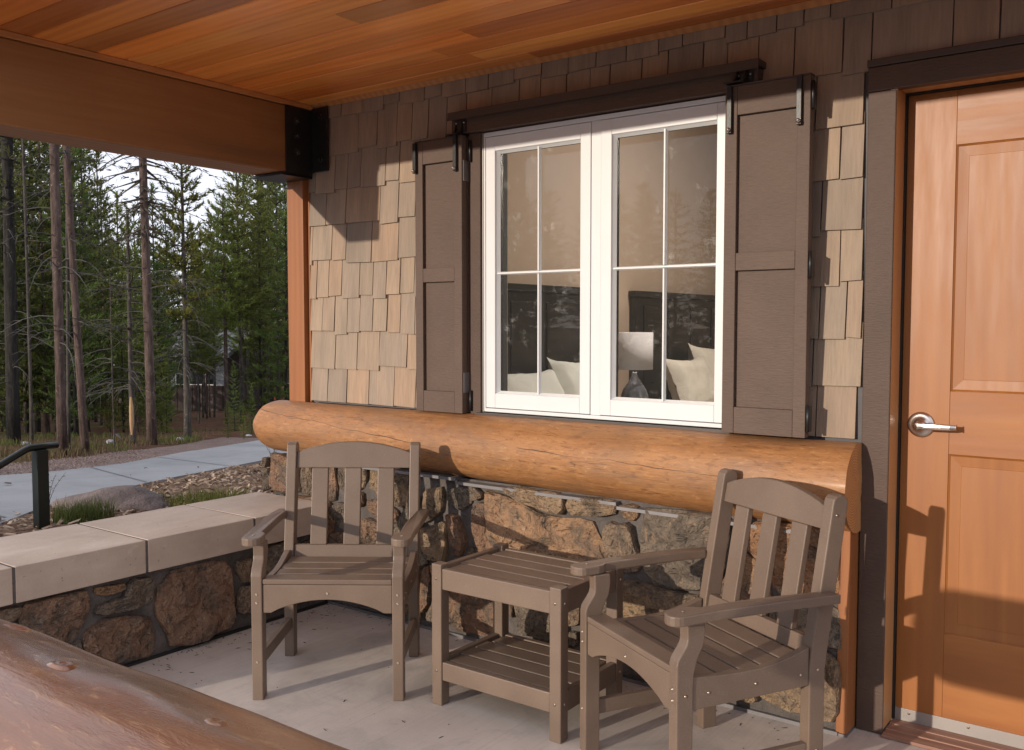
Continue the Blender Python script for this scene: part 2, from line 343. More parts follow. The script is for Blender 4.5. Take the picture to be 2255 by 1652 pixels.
def mat_bark(name, a, b, c3, axis=18):
    g = N(name); v = g.coord((axis, axis, 3.5), 3.0); n = g.noise(v, 1.5, 5, .7); n2 = g.noise(g.coord((1, 1, 1), 3.0), 22, 4, .7)
    c = g.ramp(n, [(.3, a), (.5, b), (.72, c3)]); c = g.mix(g.ramp(n2, [(.60, 0.0), (.68, .7)]), c, tuple(min(1, x * 1.7) for x in c3))
    return g.fin(c, .95, g.bump(n, .02, .9), spec=.1)
M['bark_red'] = mat_bark('red_pine_bark', (.045, .032, .028), (.098, .070, .061), (.165, .120, .105))
M['bark_grey'] = mat_bark('grey_pine_bark', (.035, .032, .029), (.075, .066, .058), (.13, .115, .10))
M['bark_dark'] = mat_bark('dark_pine_bark', (.018, .017, .016), (.036, .033, .030), (.062, .056, .05))
M['bark_pale'] = plain('bare_orange_wood', (.40, .25, .13), .9)
M['dead'] = plain('dead_grey_twig', (.075, .068, .062), .9, var=.3)
def mat_needles(name, a, b, c3):
    g = N(name); v = g.coord((1, 1, 1), 5.0); n = g.noise(v, 1.6, 3, .6); n2 = g.noise(v, 14, 3, .7)
    c = g.ramp(g.mix(.5, n, n2), [(.3, a), (.5, b), (.7, c3)])
    t = g.ramp(g.rnd(), [(0, (.75, .8, .8)), (.5, (1, 1, 1)), (1, (1.3, 1.15, .9))]); c = g.mix(1.0, c, t, 'MULTIPLY')
    g.b.inputs['Transmission Weight'].default_value = 0.0
    m = g.fin(c, .7, None, spec=.2)
    tr = g.n('BsdfTranslucent'); g.l(c, tr.inputs[0]); ms = g.n('MixShader'); ms.inputs[0].default_value = .35
    g.l(g.b.outputs[0], ms.inputs[1]); g.l(tr.outputs[0], ms.inputs[2]); g.l(ms.outputs[0], g.out.inputs[0]); return m
M['needle'] = mat_needles('pine_needles_green', (.055, .068, .016), (.112, .128, .032), (.18, .195, .05))
M['needle_bright'] = mat_needles('pine_needles_fresh', (.07, .105, .022), (.125, .175, .042), (.18, .23, .065))
M['needle_dark'] = mat_needles('spruce_needles_dark', (.036, .050, .016), (.074, .090, .028), (.12, .135, .04))
M['needle_brown'] = mat_needles('dying_pine_needles', (.04, .024, .014), (.075, .048, .03), (.07, .065, .03))
M['grass'] = mat_needles('meadow_grass', (.07, .085, .022), (.11, .13, .036), (.16, .17, .055))
M['drygrass'] = mat_needles('dry_grass', (.10, .07, .035), (.15, .11, .055), (.20, .15, .08))
M['cabin_wall'] = plain('cabin_brown_board', (.055, .036, .031), .8, var=.2)
M['cabin_grey'] = plain('cabin_grey_shutter', (.30, .31, .34), .7)
M['cabin_roof'] = plain('cabin_roof_felt', (.13, .135, .14), .9, var=.3, scale=3)
M['cabin_glass'] = plain('dark_window_glass', (.03, .034, .04), .08)
M['car_paint'] = plain('dark_red_car_paint', (.10, .015, .012), .15, .3, .03)
M['chrome'] = plain('chrome', (.8, .8, .8), .12, 1.0, .02)
M['tyre'] = plain('tyre_rubber', (.015, .015, .015), .8)
M['red'] = plain('red_paint', (.50, .03, .03), .5)
M['sign_white'] = plain('white_sign', (.75, .75, .75), .5, var=.02)
M['room_wall'] = plain('room_tan_wall', (.42, .31, .235), .85, var=.03)
M['room_floor'] = plain('room_carpet', (.16, .12, .09), .95)
M['headboard'] = wood('black_headboard', [(.3, (.010, .009, .009)), (.7, (.022, .019, .018))], 'y', 3, .8, .32, .2)
def mat_fabric(name, col):
    g = N(name); v = g.coord((1, 1, 1), 3.0); n = g.noise(v, 7, 4, .6, .6); c = g.ramp(n, [(.3, tuple(x * .93 for x in col)), (.7, col)]); return g.fin(c, .9, g.bump(n, .02, .5), spec=.2)
M['linen'] = mat_fabric('cream_pillow_linen', (.76, .69, .60))
M['white_linen'] = mat_fabric('white_bed_linen', (.80, .80, .75))
M['lamp_fabric'] = mat_fabric('white_lamp_fabric', (.78, .74, .76))
def mat_glass(name, tint=(1, 1, 1), refl=1.0, smudge=True):
    g = N(name); t = g.t; t.nodes.remove(g.b)
    fr = g.n('Fresnel'); fr.inputs['IOR'].default_value = 1.30
    tr = g.n('BsdfTransparent'); tr.inputs[0].default_value = (*tint, 1); gl = g.n('BsdfGlossy'); gl.inputs['Roughness'].default_value = .012; gl.inputs[0].default_value = (1, 1, 1, 1)
    ms = g.n('MixShader'); f = g.math('MULTIPLY', fr.outputs[0], refl); g.l(f, ms.inputs[0]); g.l(tr.outputs[0], ms.inputs[1]); g.l(gl.outputs[0], ms.inputs[2]); last = ms.outputs[0]
    if smudge:
        v = g.coord((1, 1, 1)); d = g.n('BsdfDiffuse'); d.inputs[0].default_value = (.75, .76, .75, 1)
        n = g.noise(v, 9, 3, .6, .4); fine = g.noise(v, 38, 3, .7)
        low = g.n('SeparateXYZ'); g.l(v, low.inputs[0])
        k = g.math('MULTIPLY', g.ramp(n, [(.55, 0.0), (.68, 1.0)]), g.ramp(fine, [(.5, .0), (.62, 1.0)])); k = g.math('MULTIPLY', k, .09); k = g.math('ADD', k, .008)
        m2 = g.n('MixShader'); g.l(k, m2.inputs[0]); g.l(last, m2.inputs[1]); g.l(d.outputs[0], m2.inputs[2]); last = m2.outputs[0]
    g.l(last, g.out.inputs[0]); return g.m
M['glass'] = mat_glass('window_glass', (.94, .95, .93))
def mat_bottle():
    g = N('smoked_glass'); return g.fin((.10, .11, .13), .06, None, 0.0, .8, .6, .05)
M['bottle'] = mat_bottle()

# ================================================================== GROUND
FWD = Vector((-math.sin(R(36.6)), math.cos(R(36.6)), 0))       # the slope falls away from the house this way
def interp(x, xs, ys):
    if x <= xs[0]: return ys[0]
    for i in range(1, len(xs)):
        if x <= xs[i]: return ys[i - 1] + (ys[i] - ys[i - 1]) * (x - xs[i - 1]) / (xs[i] - xs[i - 1])
    return ys[-1]
GX = [0, 4.2, 5.2, 7, 9.3, 12, 20, 43, 60, 400]; GY = [.38, .36, .28, .15, .0, -.25, -.95, -2.75, -3.0, -3.0]
def gz(x, y):
    d = (x - CAM.x) * FWD.x + (y - CAM.y) * FWD.y
    z = interp(d, GX, GY)
    if x > -.40: return -.25
    if x > -.55: z = min(z, .36)
    return z
def gline(a, b, n): return [a + (b - a) * i / n for i in range(n + 1)]
xs = [-250, -180, -120, -80, -60, -48] + gline(-42., -12., 30) + gline(-11.5, -.6, 40) + [-.42, -.38, 2, 6, 15, 60, 200]
ys = [-200, -80, -30, -12, -6] + gline(-4., 9., 46) + gline(9.6, 40., 34) + [48, 60, 80, 120, 180, 260]
random.seed(1)
vs = []; fs = []
for j, y in enumerate(ys):
    for i, x in enumerate(xs):
        z = gz(x, y)
        if x < -8: z += .10 * noise.noise((x * .35, y * .35, 0))
        vs.append((x, y, z))
nx = len(xs)
for j in range(len(ys) - 1):
    for i in range(nx - 1): fs.append((j * nx + i, j * nx + i + 1, (j + 1) * nx + i + 1, (j + 1) * nx + i))
structure('ground', MB().add(vs, fs, True), M['ground'])

def ribbon(name, near, far, lift, mat, n=60, m=4, rag=0.0):
    """sheet between two world polylines, laid on the slope"""
    def at(pl, t):
        k = t * (len(pl) - 1); i = min(int(k), len(pl) - 2); f = k - i; return Vector((pl[i][0] + (pl[i + 1][0] - pl[i][0]) * f, pl[i][1] + (pl[i + 1][1] - pl[i][1]) * f, 0))
    vs = []; fs = []
    for i in range(n + 1):
        a, b = at(near, i / n), at(far, i / n)
        for j in range(m + 1):
            p = a.lerp(b, j / m)
            if rag and j in (0, m): p = p + (b - a).normalized() * noise.noise((i * .9, j, 0)) * rag
            vs.append((p.x, p.y, gz(p.x, p.y) + lift))
    for i in range(n):
        for j in range(m): fs.append((i * (m + 1) + j, (i + 1) * (m + 1) + j, (i + 1) * (m + 1) + j + 1, i * (m + 1) + j + 1))
    mb = MB().add(vs, fs, True)
    for j in (0, m):                                                  # slab edges
        if lift > .02:
            for i in range(n):
                a, b = vs[i * (m + 1) + j], vs[(i + 1) * (m + 1) + j]; q = [a, b, (b[0], b[1], b[2] - .08), (a[0], a[1], a[2] - .08)]
                mb.add(q if j else q[::-1], [(0, 1, 2, 3)])
    return structure(name, mb, mat)
pn = [(-.9, -4.2), (-.95, -2.2), (-1.10, -1.0), (-1.82, -.35), (-2.22, .26), (-2.68, .98), (-3.45, 2.42), (-4.9, 4.8), (-8.5, 9.3), (-14, 15.5)]
pf = [(-3.6, -4.2), (-3.65, -2.2), (-3.72, -1.0), (-3.77, -.2), (-3.83, .70), (-4.05, 1.35), (-5.05, 2.80), (-7.2, 5.3), (-11.2, 9.6), (-17, 15.5)]
gf = [(-4.6, -4.2), (-4.7, -2.2), (-4.75, -1.0), (-4.8, -.1), (-4.95, .85), (-5.25, 1.75), (-6.6, 3.50), (-9.2, 6.2), (-13.0, 10.2), (-18.6, 15.5)]
ribbon('gravel_strip', pf, gf, .012, M['gravel'], 90, 5, .10)
ribbon('path', pn, pf, .030, M['path'], 90, 5)
jm = MB()
for (a, b) in (((-1.35, -.83), (-3.74, -.55)), ((-2.45, .6), (-3.93, 1.02)), ((-3.1, 1.75), (-4.45, 1.95)), ((-4.2, 3.7), (-6.1, 4.05))):
    a = Vector((*a, 0)); b = Vector((*b, 0)); t = (b - a).normalized(); s_ = Vector((-t.y, t.x, 0)) * .006
    n = 8
    for i in range(n):
        p, q = a.lerp(b, i / n), a.lerp(b, (i + 1) / n)
        jm.add([(v.x, v.y, gz(v.x, v.y) + .0335) for v in (p - s_, q - s_, q + s_, p + s_)], [(0, 1, 2, 3)])
structure('path_joints', jm, M['seam'])
structure('front_walk', MB().box((-.9, -9.5, -.30), (7.5, -4.2, -.10)), M['path'])
structure('front_step', MB().box((-.39, -4.2, -.30), (0.0, -2.6, .0)), M['path'])
# far car park beyond the trees
road = [(-62, 33), (-30, 43)]; road2 = [(-70, 46), (-34, 56)]
ribbon('road', road, road2, .03, M['road'], 30, 2)

# ================================================================== PORCH FLOOR AND WALLS
base = MB().box((0.0, -4.2, -.25), (3.9, .25, 0.0))
structure('porch_floor', base, M['floor'])
tag(boxo('crack_strip', (0.0, -.012, .0), (2.36, .0, .012), M['galv'], None, None), kind='structure')
DATA = {"W":[[[0.879,0.636],[0.897,0.641],[0.934,0.613],[0.93,0.601],[0.882,0.584]],[[0.886,0.564],[0.934,0.581],[0.949,0.551],[0.956,0.505],[0.967,0.455],[0.992,0.424],[0.985,0.399],[0.912,0.377],[0.893,0.41],[0.886,0.485]],[[0.952,0.621],[0.985,0.627],[1.07,0.611],[1.153,0.587],[1.194,0.564],[1.313,0.562],[1.439,0.57],[1.458,0.532],[1.477,0.481],[1.508,0.438],[1.502,0.379],[1.441,0.336],[1.314,0.337],[1.112,0.35],[1.013,0.38],[0.978,0.45],[0.959,0.523],[0.952,0.58]],[[1.042,0.653],[1.112,0.664],[1.214,0.66],[1.286,0.663],[1.322,0.65],[1.326,0.602],[1.313,0.585],[1.26,0.583],[1.18,0.598],[1.112,0.616],[1.056,0.638]],[[1.338,0.641],[1.439,0.659],[1.53,0.66],[1.551,0.649],[1.546,0.612],[1.476,0.593],[1.358,0.584],[1.342,0.609]],[[1.566,0.643],[1.619,0.655],[1.642,0.647],[1.64,0.613],[1.619,0.593],[1.584,0.601],[1.572,0.621]],[[1.501,0.548],[1.525,0.575],[1.561,0.572],[1.608,0.581],[1.62,0.554],[1.632,0.514],[1.647,0.475],[1.65,0.418],[1.592,0.404],[1.55,0.408],[1.526,0.457],[1.507,0.496]],[[1.671,0.64],[1.761,0.646],[1.896,0.65],[1.973,0.654],[1.989,0.603],[1.975,0.504],[1.951,0.422],[1.872,0.389],[1.736,0.376],[1.69,0.394],[1.661,0.435],[1.658,0.497],[1.655,0.548],[1.669,0.596]],[[1.58,0.365],[1.656,0.373],[1.736,0.358],[1.872,0.364],[1.879,0.29],[1.847,0.234],[1.737,0.232],[1.593,0.215]],[[1.084,0.214],[1.154,0.221],[1.261,0.212],[1.268,0.174],[1.268,0.079],[1.215,0.08],[1.126,0.084],[1.105,0.143],[1.091,0.186]],[[0.775,0.207],[0.896,0.204],[0.963,0.198],[0.999,0.187],[1.006,0.148],[1.013,0.074],[0.97,0.041],[0.82,0.029],[0.759,0.047],[0.747,0.16]],[[0.602,0.43],[0.729,0.477],[0.733,0.351],[0.729,0.314],[0.649,0.302],[0.609,0.357]],[[0.611,0.584],[0.635,0.605],[0.711,0.619],[0.718,0.523],[0.634,0.465],[0.61,0.461]],[[0.746,0.616],[0.871,0.641],[0.864,0.57],[0.815,0.538],[0.799,0.536],[0.753,0.569]],[[0.749,0.509],[0.795,0.515],[0.841,0.414],[0.814,0.345],[0.756,0.342],[0.749,0.437]],[[0.601,0.258],[0.649,0.277],[0.64,0.117],[0.603,0.067],[0.592,0.17]],[[1.353,0.135],[1.385,0.136],[1.392,0.099],[1.373,0.084],[1.35,0.085]],[[1.333,0.264],[1.404,0.254],[1.398,0.172],[1.34,0.155]],[[-0.393,0.668],[-0.303,0.673],[-0.224,0.638],[-0.17,0.634],[-0.169,0.514],[-0.226,0.5],[-0.389,0.493],[-0.399,0.549]],[[-0.159,0.62],[-0.131,0.64],[-0.106,0.639],[-0.069,0.581],[-0.074,0.495],[-0.112,0.491],[-0.155,0.496],[-0.159,0.548]],[[0.014,0.65],[0.058,0.657],[0.067,0.595],[0.073,0.53],[0.062,0.494],[0.025,0.49],[-0.001,0.522],[-0.028,0.585]],[[0.085,0.657],[0.118,0.662],[0.272,0.674],[0.265,0.614],[0.246,0.572],[0.236,0.561],[0.191,0.561],[0.113,0.544],[0.09,0.551],[0.084,0.62]],[[0.119,0.533],[0.246,0.549],[0.248,0.495],[0.223,0.478],[0.158,0.498]],[[0.045,0.457],[0.079,0.484],[0.145,0.483],[0.197,0.466],[0.183,0.395],[0.124,0.369],[0.091,0.376],[0.051,0.406]],[[0.294,0.644],[0.332,0.663],[0.429,0.648],[0.513,0.676],[0.517,0.526],[0.482,0.509],[0.434,0.521],[0.331,0.563],[0.293,0.572]],[[0.267,0.51],[0.324,0.526],[0.428,0.502],[0.47,0.481],[0.463,0.442],[0.378,0.425],[0.329,0.446],[0.273,0.47]],[[0.228,0.415],[0.285,0.436],[0.348,0.412],[0.427,0.409],[0.432,0.294],[0.22,0.263],[0.208,0.334]],[[0.012,0.307],[0.05,0.341],[0.11,0.349],[0.182,0.349],[0.201,0.26],[0.008,0.226]],[[-0.439,0.649],[-0.408,0.647],[-0.408,0.607],[-0.425,0.601],[-0.438,0.604]],[[-0.452,0.578],[-0.403,0.598],[-0.403,0.548],[-0.406,0.498],[-0.458,0.478]],[[0.441,0.105],[0.467,0.197],[0.408,0.269],[0.353,0.266],[0.295,0.257],[0.243,0.245],[0.166,0.183],[0.155,0.104],[0.191,0.054],[0.277,0.053],[0.307,0.042],[0.324,0.051],[0.362,0.052],[0.425,0.043]],[[2.129,0.391],[2.12,0.477],[2.072,0.517],[2.015,0.552],[1.979,0.453],[1.962,0.413],[1.952,0.404],[1.891,0.381],[1.897,0.318],[1.92,0.236],[1.958,0.214],[2.02,0.21],[2.077,0.216],[2.113,0.287]],[[-0.106,0.194],[-0.125,0.288],[-0.122,0.36],[-0.194,0.42],[-0.257,0.415],[-0.321,0.365],[-0.321,0.262],[-0.322,0.215],[-0.321,0.125],[-0.296,0.052],[-0.248,0.044],[-0.197,0.041],[-0.138,0.047],[-0.113,0.133]],[[1.975,0.145],[1.959,0.204],[1.903,0.238],[1.827,0.22],[1.792,0.219],[1.736,0.219],[1.665,0.203],[1.602,0.161],[1.624,0.094],[1.709,0.042],[1.78,0.043],[1.839,0.043],[1.926,0.046],[1.997,0.081]],[[2.359,0.126],[2.356,0.166],[2.358,0.223],[2.303,0.274],[2.208,0.275],[2.171,0.233],[2.108,0.195],[2.072,0.106],[2.111,0.062],[2.198,0.043],[2.239,0.043],[2.276,0.041],[2.339,0.043],[2.355,0.08]],[[2.346,0.57],[2.347,0.626],[2.298,0.652],[2.235,0.652],[2.205,0.652],[2.127,0.652],[2.055,0.638],[2.053,0.559],[2.091,0.521],[2.131,0.493],[2.156,0.41],[2.243,0.443],[2.35,0.451],[2.35,0.509]],[[0.037,0.416],[0.033,0.441],[0.034,0.46],[0.006,0.494],[-0.056,0.498],[-0.108,0.478],[-0.213,0.485],[-0.155,0.41],[-0.117,0.381],[-0.102,0.345],[-0.074,0.268],[0.004,0.313],[0.047,0.359],[0.048,0.393]],[[0.59,0.418],[0.605,0.455],[0.599,0.536],[0.563,0.582],[0.52,0.513],[0.502,0.505],[0.483,0.45],[0.446,0.407],[0.446,0.364],[0.447,0.252],[0.507,0.249],[0.577,0.258],[0.629,0.291],[0.595,0.384]],[[1.624,0.195],[1.578,0.246],[1.569,0.348],[1.503,0.33],[1.428,0.322],[1.376,0.324],[1.423,0.219],[1.416,0.206],[1.415,0.186],[1.407,0.129],[1.416,0.045],[1.489,0.052],[1.547,0.097],[1.597,0.136]],[[1.146,0.262],[1.104,0.335],[1.05,0.36],[1.004,0.373],[0.937,0.368],[0.851,0.393],[0.841,0.324],[0.809,0.267],[0.882,0.22],[0.944,0.22],[0.965,0.216],[0.984,0.214],[1.075,0.143],[1.077,0.218]],[[0.118,0.137],[0.084,0.223],[0.014,0.213],[-0.006,0.246],[-0.04,0.273],[-0.104,0.304],[-0.09,0.18],[-0.097,0.13],[-0.11,0.085],[-0.065,0.043],[-0.036,0.045],[-0.01,0.041],[0.024,0.047],[0.094,0.066]],[[2.358,0.346],[2.346,0.399],[2.287,0.433],[2.241,0.428],[2.208,0.413],[2.186,0.405],[2.147,0.394],[2.137,0.335],[2.131,0.294],[2.144,0.237],[2.219,0.291],[2.238,0.291],[2.27,0.292],[2.358,0.28]],[[0.58,0.157],[0.578,0.187],[0.583,0.222],[0.55,0.237],[0.528,0.236],[0.493,0.232],[0.481,0.204],[0.476,0.165],[0.462,0.113],[0.472,0.051],[0.528,0.042],[0.56,0.043],[0.602,0.042],[0.585,0.13]],[[0.737,0.098],[0.738,0.117],[0.732,0.136],[0.701,0.17],[0.66,0.166],[0.656,0.117],[0.653,0.103],[0.641,0.092],[0.635,0.081],[0.619,0.042],[0.662,0.044],[0.696,0.042],[0.748,0.049],[0.744,0.074]],[[1.324,0.265],[1.353,0.293],[1.306,0.324],[1.269,0.325],[1.23,0.327],[1.18,0.322],[1.143,0.306],[1.162,0.266],[1.198,0.237],[1.222,0.236],[1.242,0.231],[1.261,0.231],[1.324,0.195],[1.324,0.234]],[[0.812,0.231],[0.802,0.265],[0.781,0.288],[0.736,0.303],[0.705,0.292],[0.667,0.289],[0.666,0.254],[0.666,0.23],[0.66,0.197],[0.679,0.186],[0.71,0.188],[0.728,0.168],[0.75,0.193],[0.757,0.207]],[[2.079,0.08],[2.073,0.085],[2.067,0.093],[2.061,0.104],[2.04,0.137],[2.012,0.121],[2.013,0.1],[2.007,0.074],[1.995,0.056],[2.022,0.043],[2.047,0.041],[2.064,0.042],[2.082,0.041],[2.099,0.058]],[[1.357,0.074],[1.337,0.09],[1.339,0.11],[1.329,0.142],[1.301,0.143],[1.286,0.119],[1.287,0.094],[1.288,0.08],[1.263,0.052],[1.299,0.053],[1.308,0.053],[1.32,0.049],[1.334,0.042],[1.358,0.049]],[[-0.266,0.464],[-0.274,0.482],[-0.286,0.485],[-0.294,0.481],[-0.301,0.481],[-0.307,0.481],[-0.321,0.482],[-0.324,0.463],[-0.322,0.441],[-0.315,0.415],[-0.305,0.412],[-0.292,0.412],[-0.28,0.423],[-0.269,0.434]]],"S":[[[-1.475,0.336],[-1.412,0.333],[-1.421,0.298],[-1.453,0.29],[-1.499,0.302],[-1.505,0.336]],[[-1.4,0.334],[-1.276,0.334],[-1.189,0.331],[-1.167,0.299],[-1.17,0.256],[-1.192,0.205],[-1.215,0.171],[-1.246,0.15],[-1.399,0.218],[-1.417,0.293]],[[-1.144,0.333],[-1.032,0.328],[-1.025,0.306],[-1.066,0.298],[-1.103,0.295],[-1.14,0.31]],[[-1.003,0.331],[-0.914,0.322],[-0.907,0.27],[-0.916,0.23],[-0.986,0.219],[-1.068,0.224],[-1.114,0.227],[-1.15,0.247],[-1.127,0.268],[-1.071,0.274],[-1.033,0.276],[-1.018,0.309]],[[-1.188,0.169],[-1.115,0.207],[-1.049,0.199],[-0.967,0.185],[-0.923,0.162],[-0.912,0.089],[-0.905,0.045],[-0.921,0.016],[-0.981,0.02],[-1.077,0.039],[-1.19,0.116]],[[-0.88,0.263],[-0.847,0.317],[-0.762,0.323],[-0.629,0.319],[-0.56,0.31],[-0.547,0.236],[-0.549,0.136],[-0.533,0.041],[-0.577,0.037],[-0.647,0.031],[-0.725,0.013],[-0.827,0.035],[-0.852,0.096],[-0.88,0.122],[-0.889,0.195]],[[-0.525,0.302],[-0.446,0.301],[-0.454,0.206],[-0.49,0.209],[-0.519,0.261]],[[-0.497,0.187],[-0.448,0.184],[-0.373,0.172],[-0.375,0.073],[-0.45,0.074],[-0.517,0.08],[-0.522,0.109]],[[-1.483,0.227],[-1.513,0.299],[-1.548,0.338],[-1.6,0.336],[-1.647,0.339],[-1.713,0.339],[-1.741,0.294],[-1.741,0.246],[-1.743,0.184],[-1.742,0.129],[-1.658,0.097],[-1.59,0.088],[-1.507,0.124],[-1.502,0.172]],[[-0.016,0.195],[-0.018,0.215],[-0.017,0.251],[-0.032,0.312],[-0.108,0.318],[-0.189,0.295],[-0.245,0.239],[-0.256,0.185],[-0.261,0.133],[-0.184,0.087],[-0.103,0.077],[-0.046,0.074],[-0.019,0.141],[-0.02,0.179]],[[-1.283,0.154],[-1.345,0.179],[-1.38,0.196],[-1.4,0.202],[-1.448,0.28],[-1.463,0.223],[-1.485,0.179],[-1.483,0.149],[-1.547,0.08],[-1.476,0.053],[-1.432,0.047],[-1.4,0.045],[-1.343,0.048],[-1.288,0.077]],[[-0.227,0.276],[-0.179,0.332],[-0.239,0.338],[-0.274,0.337],[-0.313,0.338],[-0.345,0.337],[-0.417,0.324],[-0.43,0.26],[-0.436,0.2],[-0.36,0.187],[-0.33,0.122],[-0.27,0.167],[-0.262,0.222],[-0.256,0.251]],[[-0.202,0.085],[-0.231,0.099],[-0.246,0.11],[-0.258,0.117],[-0.284,0.137],[-0.304,0.117],[-0.354,0.112],[-0.352,0.085],[-0.391,0.051],[-0.31,0.052],[-0.283,0.05],[-0.255,0.051],[-0.223,0.052],[-0.153,0.045]],[[-1.169,0.081],[-1.196,0.103],[-1.202,0.12],[-1.207,0.156],[-1.225,0.141],[-1.24,0.138],[-1.265,0.129],[-1.267,0.089],[-1.258,0.055],[-1.232,0.046],[-1.222,0.05],[-1.214,0.049],[-1.201,0.049],[-1.169,0.049]],[[-1.679,0.086],[-1.698,0.098],[-1.709,0.104],[-1.716,0.103],[-1.728,0.107],[-1.743,0.108],[-1.743,0.095],[-1.742,0.083],[-1.743,0.072],[-1.743,0.06],[-1.73,0.048],[-1.714,0.052],[-1.699,0.056],[-1.68,0.061]]],"nW":30,"nS":8}
random.seed(12)
def stone_obj(poly, plane, parent, base):
    n = 18
    L = [Vector((a, b)) for a, b in poly]; per = [0]
    for i in range(len(L)): per.append(per[-1] + (L[(i + 1) % len(L)] - L[i]).length)
    tot = per[-1]; pts = []
    for k in range(n):
        t = (k + .5 * random.random()) / n * tot
        for i in range(len(L)):
            if per[i + 1] >= t: f = (t - per[i]) / max(1e-6, per[i + 1] - per[i]); pts.append(L[i].lerp(L[(i + 1) % len(L)], f)); break
    c = sum(pts, Vector((0, 0))) / n
    size = sum((p - c).length for p in pts) / n
    seed = random.random() * 90; dep = .014 + .018 * random.random(); tilt = Vector((random.uniform(-.12, .12), random.uniform(-.10, .16)))
    vs = []
    rings = ((1.06, -.012), (1.06, dep * .55), (1.00, dep * .95), (.74, dep), (.45, dep * 1.1), (.2, dep))
    for q, (s_, h) in enumerate(rings):
        for k, p in enumerate(pts):
            jit = 1 + .05 * noise.noise((k * 1.7, seed, q)) if q < 3 else 1
            r = c + (p - c) * s_ * jit
            hh = h
            if q > 0:
                hh += .030 * min(1, size * 9) * noise.noise((r.x * 11, r.y * 11, seed)) * (1 if q > 1 else .4) + .012 * noise.noise((r.x * 34, r.y * 34, seed)) + (r - c).dot(tilt) * (.9 if q > 1 else .5)
                hh = max(hh, .002)
            vs.append((r.x, r.y, hh))
    vs.append((c.x, c.y, dep + .030 * min(1, size * 9) * noise.noise((c.x * 11, c.y * 11, seed))))
    fs = []
    for q in range(len(rings) - 1):
        for k in range(n): fs.append((q * n + k, q * n + (k + 1) % n, (q + 1) * n + (k + 1) % n, (q + 1) * n + k))
    m = (len(rings) - 1) * n
    for k in range(n): fs.append((m + k, m + (k + 1) % n, len(vs) - 1))
    if plane == 'Y': V = [(a, -h, b) for a, b, h in vs]
    else: V = [(h, a, b) for a, b, h in vs]
    area = sum(pts[k].x * pts[(k + 1) % n].y - pts[(k + 1) % n].x * pts[k].y for k in range(n))
    flip = (area < 0)
    if flip: fs = [f[::-1] for f in fs]
    o = obj('stone', MB().add(V, fs, False), M['stone'], parent, base)
    return o
sw = thing('stone_wall', (1.0, 0.1, 0), 'rough brown fieldstone wall under the orange log sill behind the two chairs', 'wall')
b0 = (1.0, 0.1, 0)
def bumpy(name, x0, x1, z0, z1, plane, off, parent, base, depth=.10, nx=90, nz=28):
    vs = []; fs = []
    for k in range(nz + 1):
        for i in range(nx + 1):
            x = x0 + (x1 - x0) * i / nx; z = z0 + (z1 - z0) * k / nz
            h = .006 * noise.noise((x * 14, z * 14, 3.3)) + .004 * noise.noise((x * 40, z * 40, 1.3)) - .004
            vs.append((x, off - h, z) if plane == 'Y' else (off + h, x, z))
    for k in range(nz):
        for i in range(nx):
            a = k * (nx + 1) + i; f = (a, a + 1, a + nx + 2, a + nx + 1)
            fs.append(f)
    mb = MB().add(vs, fs, True)
    if plane == 'Y': mb.box((x0, off + .012, z0), (x1, off + depth, z1))
    else: mb.box((off - depth, x0, z0), (off - .012, x1, z1))
    return obj(name, mb, M['mortar'], parent, base)
bumpy('mortar', -.38, 2.35, 0.0, .665, 'Y', .0, sw, b0)
for p in DATA['W']: stone_obj(p, 'Y', sw, b0)
boxo('mortar_return', (-.375, .10, -.2), (-.30, 5.9, .66), M['mortar'], sw, b0)
lw = thing('low_stone_wall', (-.2, -.9, 0), 'low fieldstone wall with smooth pale stone cap along the left side of the porch', 'wall'); b1 = (-.2, -.9, 0)
bumpy('mortar', -2.6, -.02, 0.0, .352, 'X', .0, lw, b1, .38, 80, 16)
for p in DATA['S']: stone_obj(p, 'X', lw, b1)
random.seed(5)
for (y0, y1) in ((-2.6, -2.0), (-1.993, -1.449), (-1.443, -.955), (-.949, -.453), (-.447, -.035)):
    boxo('cap_stone', (-.455, y0 + .002, .355), (.045, y1 - .002, .480 + random.uniform(-.0012, .0012)), M['cap'], lw, b1, .003, 2)
boxo('cap_joint', (-.453, -2.59, .358), (.043, -.05, .4785), M['mortar'], lw, b1)
boxo('base_flashing', (.002, -2.6, .0), (.010, -.012, .012), M['gasket'], lw, b1)

# log sill that caps the stone wall
def log_mesh(x0, x1, yc, r0, r1, top, n=44, m=40, seed=0, round_l=.16, flat_r=True, bump=.006):
    mb = MB(); vs = []; fs = []
    L = x1 - x0; st = []
    if round_l:
        for a in (0, .08, .2, .35, .5, .65, .8, .92): st.append((x0 + round_l * a, math.sqrt(max(0.0, 1 - (1 - a) ** 2)) ** .8))
        xa = x0 + round_l
    else: xa = x0
    for i in range(m + 1): st.append((xa + (x1 - xa) * i / m, 1.0))
    for x, s_ in st:
        r = (r0 + (r1 - r0) * (x - x0) / L)
        for k in range(n):
            a = 2 * math.pi * k / n; cy, cz = math.cos(a), math.sin(a)
            rr = r * (.06 + .94 * s_) + bump * noise.noise((x * 1.3 + seed, cy * 1.4, cz * 1.4)) + bump * .35 * noise.noise((x * 7 + seed, cy * 5, cz * 5))
            vs.append((x, yc + rr * cy, (top - r) + rr * cz))
    for i in range(len(st) - 1):
        for k in range(n): fs.append((i * n + k, (i + 1) * n + k, (i + 1) * n + (k + 1) % n, i * n + (k + 1) % n))
    mb.add(vs, fs, True); q = (len(st) - 1) * n
    return mb, [vs[q + k] for k in range(n)], [vs[k] for k in range(n)]
lg, endr, endl = log_mesh(-.530, 2.392, .055, .125, .143, .930, seed=2)
b2 = (1.0, 0, .8)
